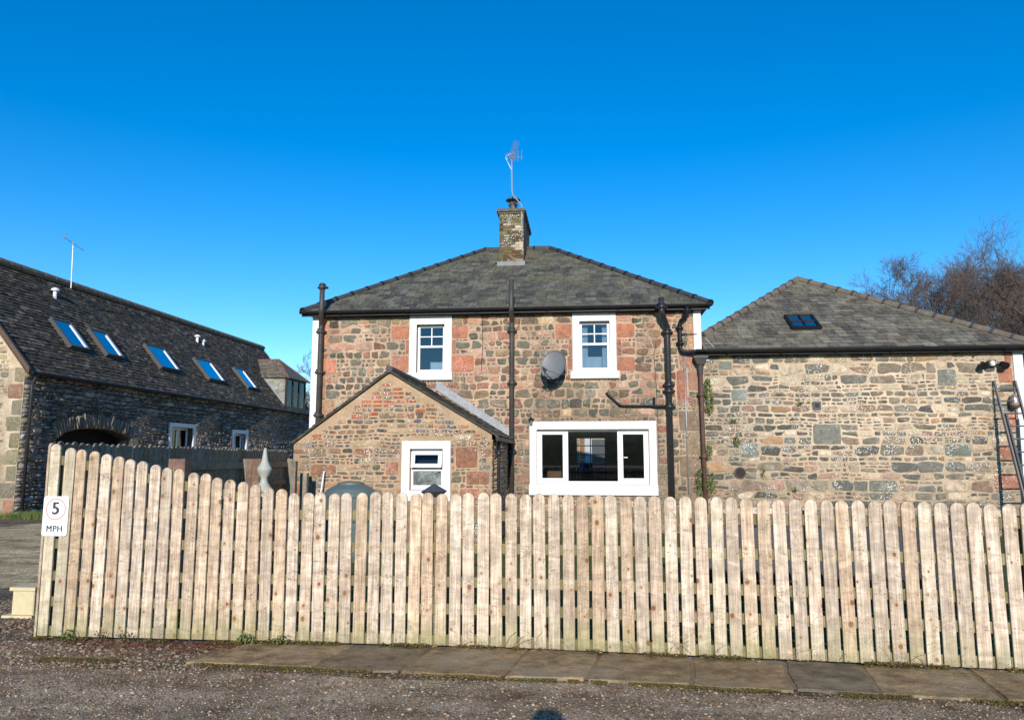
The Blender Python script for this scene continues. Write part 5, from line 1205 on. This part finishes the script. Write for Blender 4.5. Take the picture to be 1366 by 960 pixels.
# grass at the barn corner
q = MB(); r = random.Random(4)
for i in range(1600):
    x = r.gauss(-15.1, .55); y = 19.35 + r.gauss(0, .25) - (x + 15.1) * .2; hh = r.uniform(.06, .24); a = r.uniform(0, 6.28); l = r.uniform(0, .1)
    q.poly([(x - .006, y, 0), (x + .006, y, 0), (x + l * math.cos(a), y + l * math.sin(a), hh)], 0, vary(r.choice(GR), r, .3))
tag(q.build('grass_verge', M['leaf'], loc=(-15.1, 19.3, 0)), 'tufty green grass at the foot of the barn corner', 'grass', kind='stuff')
q = MB()
for i in range(22):
    x = r.uniform(-1.2, 2.6); y = fenceY(x) - .02; z = .05; a = r.uniform(.6, 2.4); l = r.uniform(.1, .3); q.tube([(x, y, z), (x + math.cos(a) * l * .5, y - .01, z + math.sin(a) * l * .3), (x + math.cos(a) * l, y - .02, z + math.sin(a) * l * .45)], .0018, 3)
tag(q.build('dry_stalks', plain('dry_stalk', S(150, 116, 84), .9), loc=(.7, 6.4, 0)), 'thin dry brown stalks lying against the foot of the middle pickets', 'stalks', kind='stuff')

# bare trees
M['bark'] = plain('tree_bark', S(104, 90, 76), .95, .3, 3, .6, dirt=.4, dirtc=S(92, 94, 60)); M['twig'] = plain('twig_bark', S(94, 80, 70), .95, .2)
def bare_tree(x, y, H_, spread, seed, lab, levels=5, ivy=False, dens=1.0):
    r = random.Random(seed); root = empty('bare_tree', (x, y, 0), lab, 'tree', 'bare winter trees behind the buildings'); tr = MB(); tw = MB()
    def grow(p, d_, L, rad, lv):
        m_ = tr if lv <= 1 else tw; k = 4 if lv < 3 else 3; pts = [p.copy()]; dd = d_.copy()
        for i in range(k):
            dd = (dd + Vector((r.uniform(-1, 1), r.uniform(-1, 1), r.uniform(-.6, .9))) * (.13 if lv else .06)).normalized(); pts.append(pts[-1] + dd * L / k)
        m_.tube(pts, [rad * (1 - .62 * i / k) for i in range(k + 1)], 8 if lv == 0 else (5 if lv < 3 else 3), cap=False)
        if lv >= levels: return
        nch = [13, 9, 7, 6, 5, 4][lv]; nch = max(3, int(nch * dens))
        for c_ in range(nch):
            f = (.28 + .72 * (c_ + r.random()) / nch) if lv else (.22 + .78 * (c_ + r.random()) / nch); i = min(k - 1, int(f * k)); q = pts[i].lerp(pts[i + 1], f * k - i)
            t = (pts[i + 1] - pts[i]).normalized(); a = r.uniform(0, 6.28); s1 = t.orthogonal().normalized(); s2 = t.cross(s1); side_ = s1 * math.cos(a) + s2 * math.sin(a)
            sp_ = r.uniform(.6, 1.1) if lv else r.uniform(.7, 1.25)
            nd = (t * math.cos(sp_) + side_ * math.sin(sp_) * (spread if lv == 0 else 1) + Vector((0, 0, .2))).normalized()
            grow(q, nd, L * (r.uniform(.5, .72) * (1.1 - .5 * f) if lv == 0 else r.uniform(.42, .64)), max(.008, rad * (1 - .55 * f) * (r.uniform(.5, .68) if lv < 2 else r.uniform(.42, .6))), lv + 1)
    grow(Vector((x, y, 0)), Vector((0, 0, 1)), H_ * .86, H_ * .024, 0)
    tr.build('trunk', M['bark'], root, smooth=True); tw.build('crown', M['twig'], root)
    if ivy:
        q = MB()
        for i in range(5200):
            hh = r.uniform(.35, 1) ** 1.0 * H_ * .62; a = r.uniform(0, 6.28); rr = (.35 + .5 * abs(noise.noise(Vector((a, hh * .8, 1)))) * 2) * r.uniform(.5, 1.2)
            P = Vector((x + rr * math.cos(a), y + rr * math.sin(a), hh)); s = r.uniform(.03, .07); u = Vector((r.uniform(-1, 1), r.uniform(-1, 1), r.uniform(-1, 1))).normalized(); v = u.orthogonal().normalized()
            q.poly([P - u * s, P + v * s, P + u * s, P - v * s], 0, vary(r.choice([S(88, 84, 44), S(100, 96, 50), S(70, 70, 40)]), r, .2))
        q.build('ivy', M['leaf'], root)
bare_tree(25.0, 44, 11.2, 1.6, 12, 'big bare beech tree with ivy on its trunk behind the right end of the wing', 5, True, 1.0)
bare_tree(22.2, 50, 11.9, 1.6, 35, 'smaller bare tree just left of the big beech, above the wing roof', 5, dens=1.2)
bare_tree(29.5, 47, 13.6, 1.4, 8, 'bare tree partly cut off by the right edge of the photo', 5, dens=.9)
bare_tree(-18.4, 50, 6.2, 1.0, 15, 'bare tree glimpsed in the gap between the barn dormer and the house', 5)

# ================================================================== BEYOND THE HOUSE (seen through the window)
cot = empty('cottage', (0, 36, 0), 'stone cottage front glimpsed through the house windows', 'building')
m = MB(); m.box(-5, 5, 36, 41, 0, 3.6); r = random.Random(51)
rubble(m, toF(36), -3, 3, 0, 3.4, lambda x, z: not (-.1 < x < 1.4), [(-.3, -.08, 1.0, 1.5, RED), (-.3, -.08, 1.6, 2.2, RED), (-.3, -.08, 2.25, 2.9, RED)], lambda x, z, w_, h_, r: vary(r.choice([S(190, 160, 116), S(160, 140, 104), S(176, 150, 118)]), r), r, hs=(.15, .3), vert=8)
m.build('wall', [M['mortar_wing'], M['stone_wing']], cot)
q = MB(); q.poly([(-5.3, 35.7, 3.55), (5.3, 35.7, 3.55), (5.3, 38.5, 5.6), (-5.3, 38.5, 5.6)]); q.poly([(5.3, 41.3, 3.55), (-5.3, 41.3, 3.55), (-5.3, 38.5, 5.6), (5.3, 38.5, 5.6)]); q.build('roof', M['slate_ext'], cot)
q = MB(); q.bbox(-.05, .28, 35.9, 36, 0, 2.6, .01); q.bbox(1.1, 1.35, 35.9, 36, 0, 2.6, .01); q.build('door_surround', M['white'], cot); q = MB(); q.bbox(.28, 1.1, 35.93, 36, 0, 2.5, .01); d0 = q.build('door_or_arch_shade', M['darkgrey'], cot); q = MB(); q.box(.55, .85, 35.915, 35.928, 1.2, 1.26); q.build('letter_slot', M['galv'], d0)
car = empty('parked_car', (0, 30, 0), 'dark blue car glimpsed through the house windows', 'car')
m = MB(); prof = [(-2.1, .35), (-2.12, .8), (-1.9, .95), (-1.2, 1.02), (-.6, 1.42), (.7, 1.45), (1.4, 1.08), (2.05, .98), (2.15, .6), (2.1, .35)]
for sy, sc_ in ((29.2, .94), (29.3, 1.0), (30.7, 1.0), (30.8, .94)): pass
nn = len(prof)
for y_, s_ in ((29.15, .95), (29.25, 1), (30.75, 1), (30.85, .95)): m.v += [(a * s_, y_ + (.12 if (b > 1.1 and y_ < 30) else (-.12 if b > 1.1 else 0)), b if b < 1.1 else 1.02 + (b - 1.02) * (1 if .98 < s_ else .9)) for a, b in prof]
for k in range(3):
    for i in range(nn): j = (i + 1) % nn; m.face((k * nn + i, k * nn + j, (k + 1) * nn + j, (k + 1) * nn + i))
m.face(tuple(range(nn))[::-1]); m.face(tuple(range(3 * nn, 4 * nn))); m.build('body', M['carpaint'], car)
for a, b in (((-.95, 1.06), (-.55, 1.36)), ((.0, 1.06), (.6, 1.37))):
    q = MB(); q.box(a[0], b[0] + .3, 29.2, 29.24, a[1], b[1] - .02); q.build('window', M['glass_dark'], car)
for x_ in (-1.3, 1.35):
    for y_ in (29.25, 30.6): q = MB(); q.tube([(x_, y_ - .1, .33), (x_, y_ + .1, .33)], .33, 20); q.build('wheel', M['tyre'], car)

# ================================================================== PHOTOGRAPHER (casts the shadow at the foot of the picture)
def person(px, py):
    root = empty('person', (px, py, 0), 'standing photographer in dark jacket and trousers whose head shadow falls on the gravel', 'person')
    V = [(0, 0, .95), (0, .0, 1.12), (0, -.01, 1.30), (0, -.01, 1.45), (0, 0, 1.53), (0, .02, 1.60), (0, .02, 1.70),          # pelvis..head 0-6
         (-.10, 0, .90), (-.12, .02, .50), (-.13, 0, .10), (-.14, .12, .04), (.10, 0, .90), (.12, .02, .50), (.13, 0, .10), (.14, .12, .04),   # legs 7-14
         (-.18, -.01, 1.42), (-.26, .02, 1.16), (-.15, .24, 1.36), (-.08, .28, 1.42), (.18, -.01, 1.42), (.26, .02, 1.16), (.15, .24, 1.36), (.08, .28, 1.42)]
    Ed = [(0, 1), (1, 2), (2, 3), (3, 4), (4, 5), (5, 6), (0, 7), (7, 8), (8, 9), (9, 10), (0, 11), (11, 12), (12, 13), (13, 14), (3, 15), (15, 16), (16, 17), (17, 18), (3, 19), (19, 20), (20, 21), (21, 22)]
    Rd = [(.15, .11), (.14, .10), (.16, .11), (.12, .09), (.055, .055), (.075, .09), (.075, .09), (.09, .09), (.06, .06), (.042, .042), (.04, .03), (.09, .09), (.06, .06), (.042, .042), (.04, .03), (.055, .055), (.042, .042), (.03, .03), (.03, .02), (.055, .055), (.042, .042), (.03, .03), (.03, .02)]
    me = bpy.data.meshes.new('body'); me.from_pydata([(x, y - 0, z) for x, y, z in V], Ed, []); o = bpy.data.objects.new('body', me); col.objects.link(o)
    sk = o.modifiers.new('s', 'SKIN'); o.modifiers.new('sub', 'SUBSURF').levels = 2; o.modifiers['sub'].render_levels = 2
    for i, d_ in enumerate(me.skin_vertices[0].data): d_.radius = Rd[i]; d_.use_root = (i == 0)
    bpy.context.view_layer.update(); dg = bpy.context.evaluated_depsgraph_get()
    nm = bpy.data.meshes.new_from_object(o.evaluated_get(dg)); bpy.data.objects.remove(o)
    for k in ('skin', 'jacket', 'trousers'): nm.materials.append(M[k])
    for p in nm.polygons:
        c_ = p.center; p.material_index = 2 if c_.z < .93 else (0 if c_.z > 1.49 or (c_.y > .22) else 1); p.use_smooth = True
    b = bpy.data.objects.new('body', nm); col.objects.link(b); b.parent = root
    q = MB()
    for i in range(7):
        for k in range(20):
            pass
    prof = [(.11, 1.64), (.118, 1.72), (.105, 1.78), (.065, 1.82), (.005, 1.835)]; q.lathe(0, -.005, prof, 18); h_ = q.build('hair', M['hair']); h_.parent = root
    for sx in (-1, 1):                              # fingers closed round the phone
        for f in range(4):
            q = MB(); z = 1.475 - f * .02; q.tube([(sx * .085, .285, z - .03), (sx * .075, .315, z), (sx * .05, .325, z + .004), (sx * .035, .318, z + .004)], [.009, .009, .008, .006], 7); o = q.build('finger', M['skin']); o.parent = root
        q = MB(); q.tube([(sx * .08, .27, 1.44), (sx * .065, .268, 1.46), (sx * .045, .285, 1.47)], [.011, .010, .008], 7); o = q.build('thumb', M['skin']); o.parent = root
    return root
person(0.0, -.18)
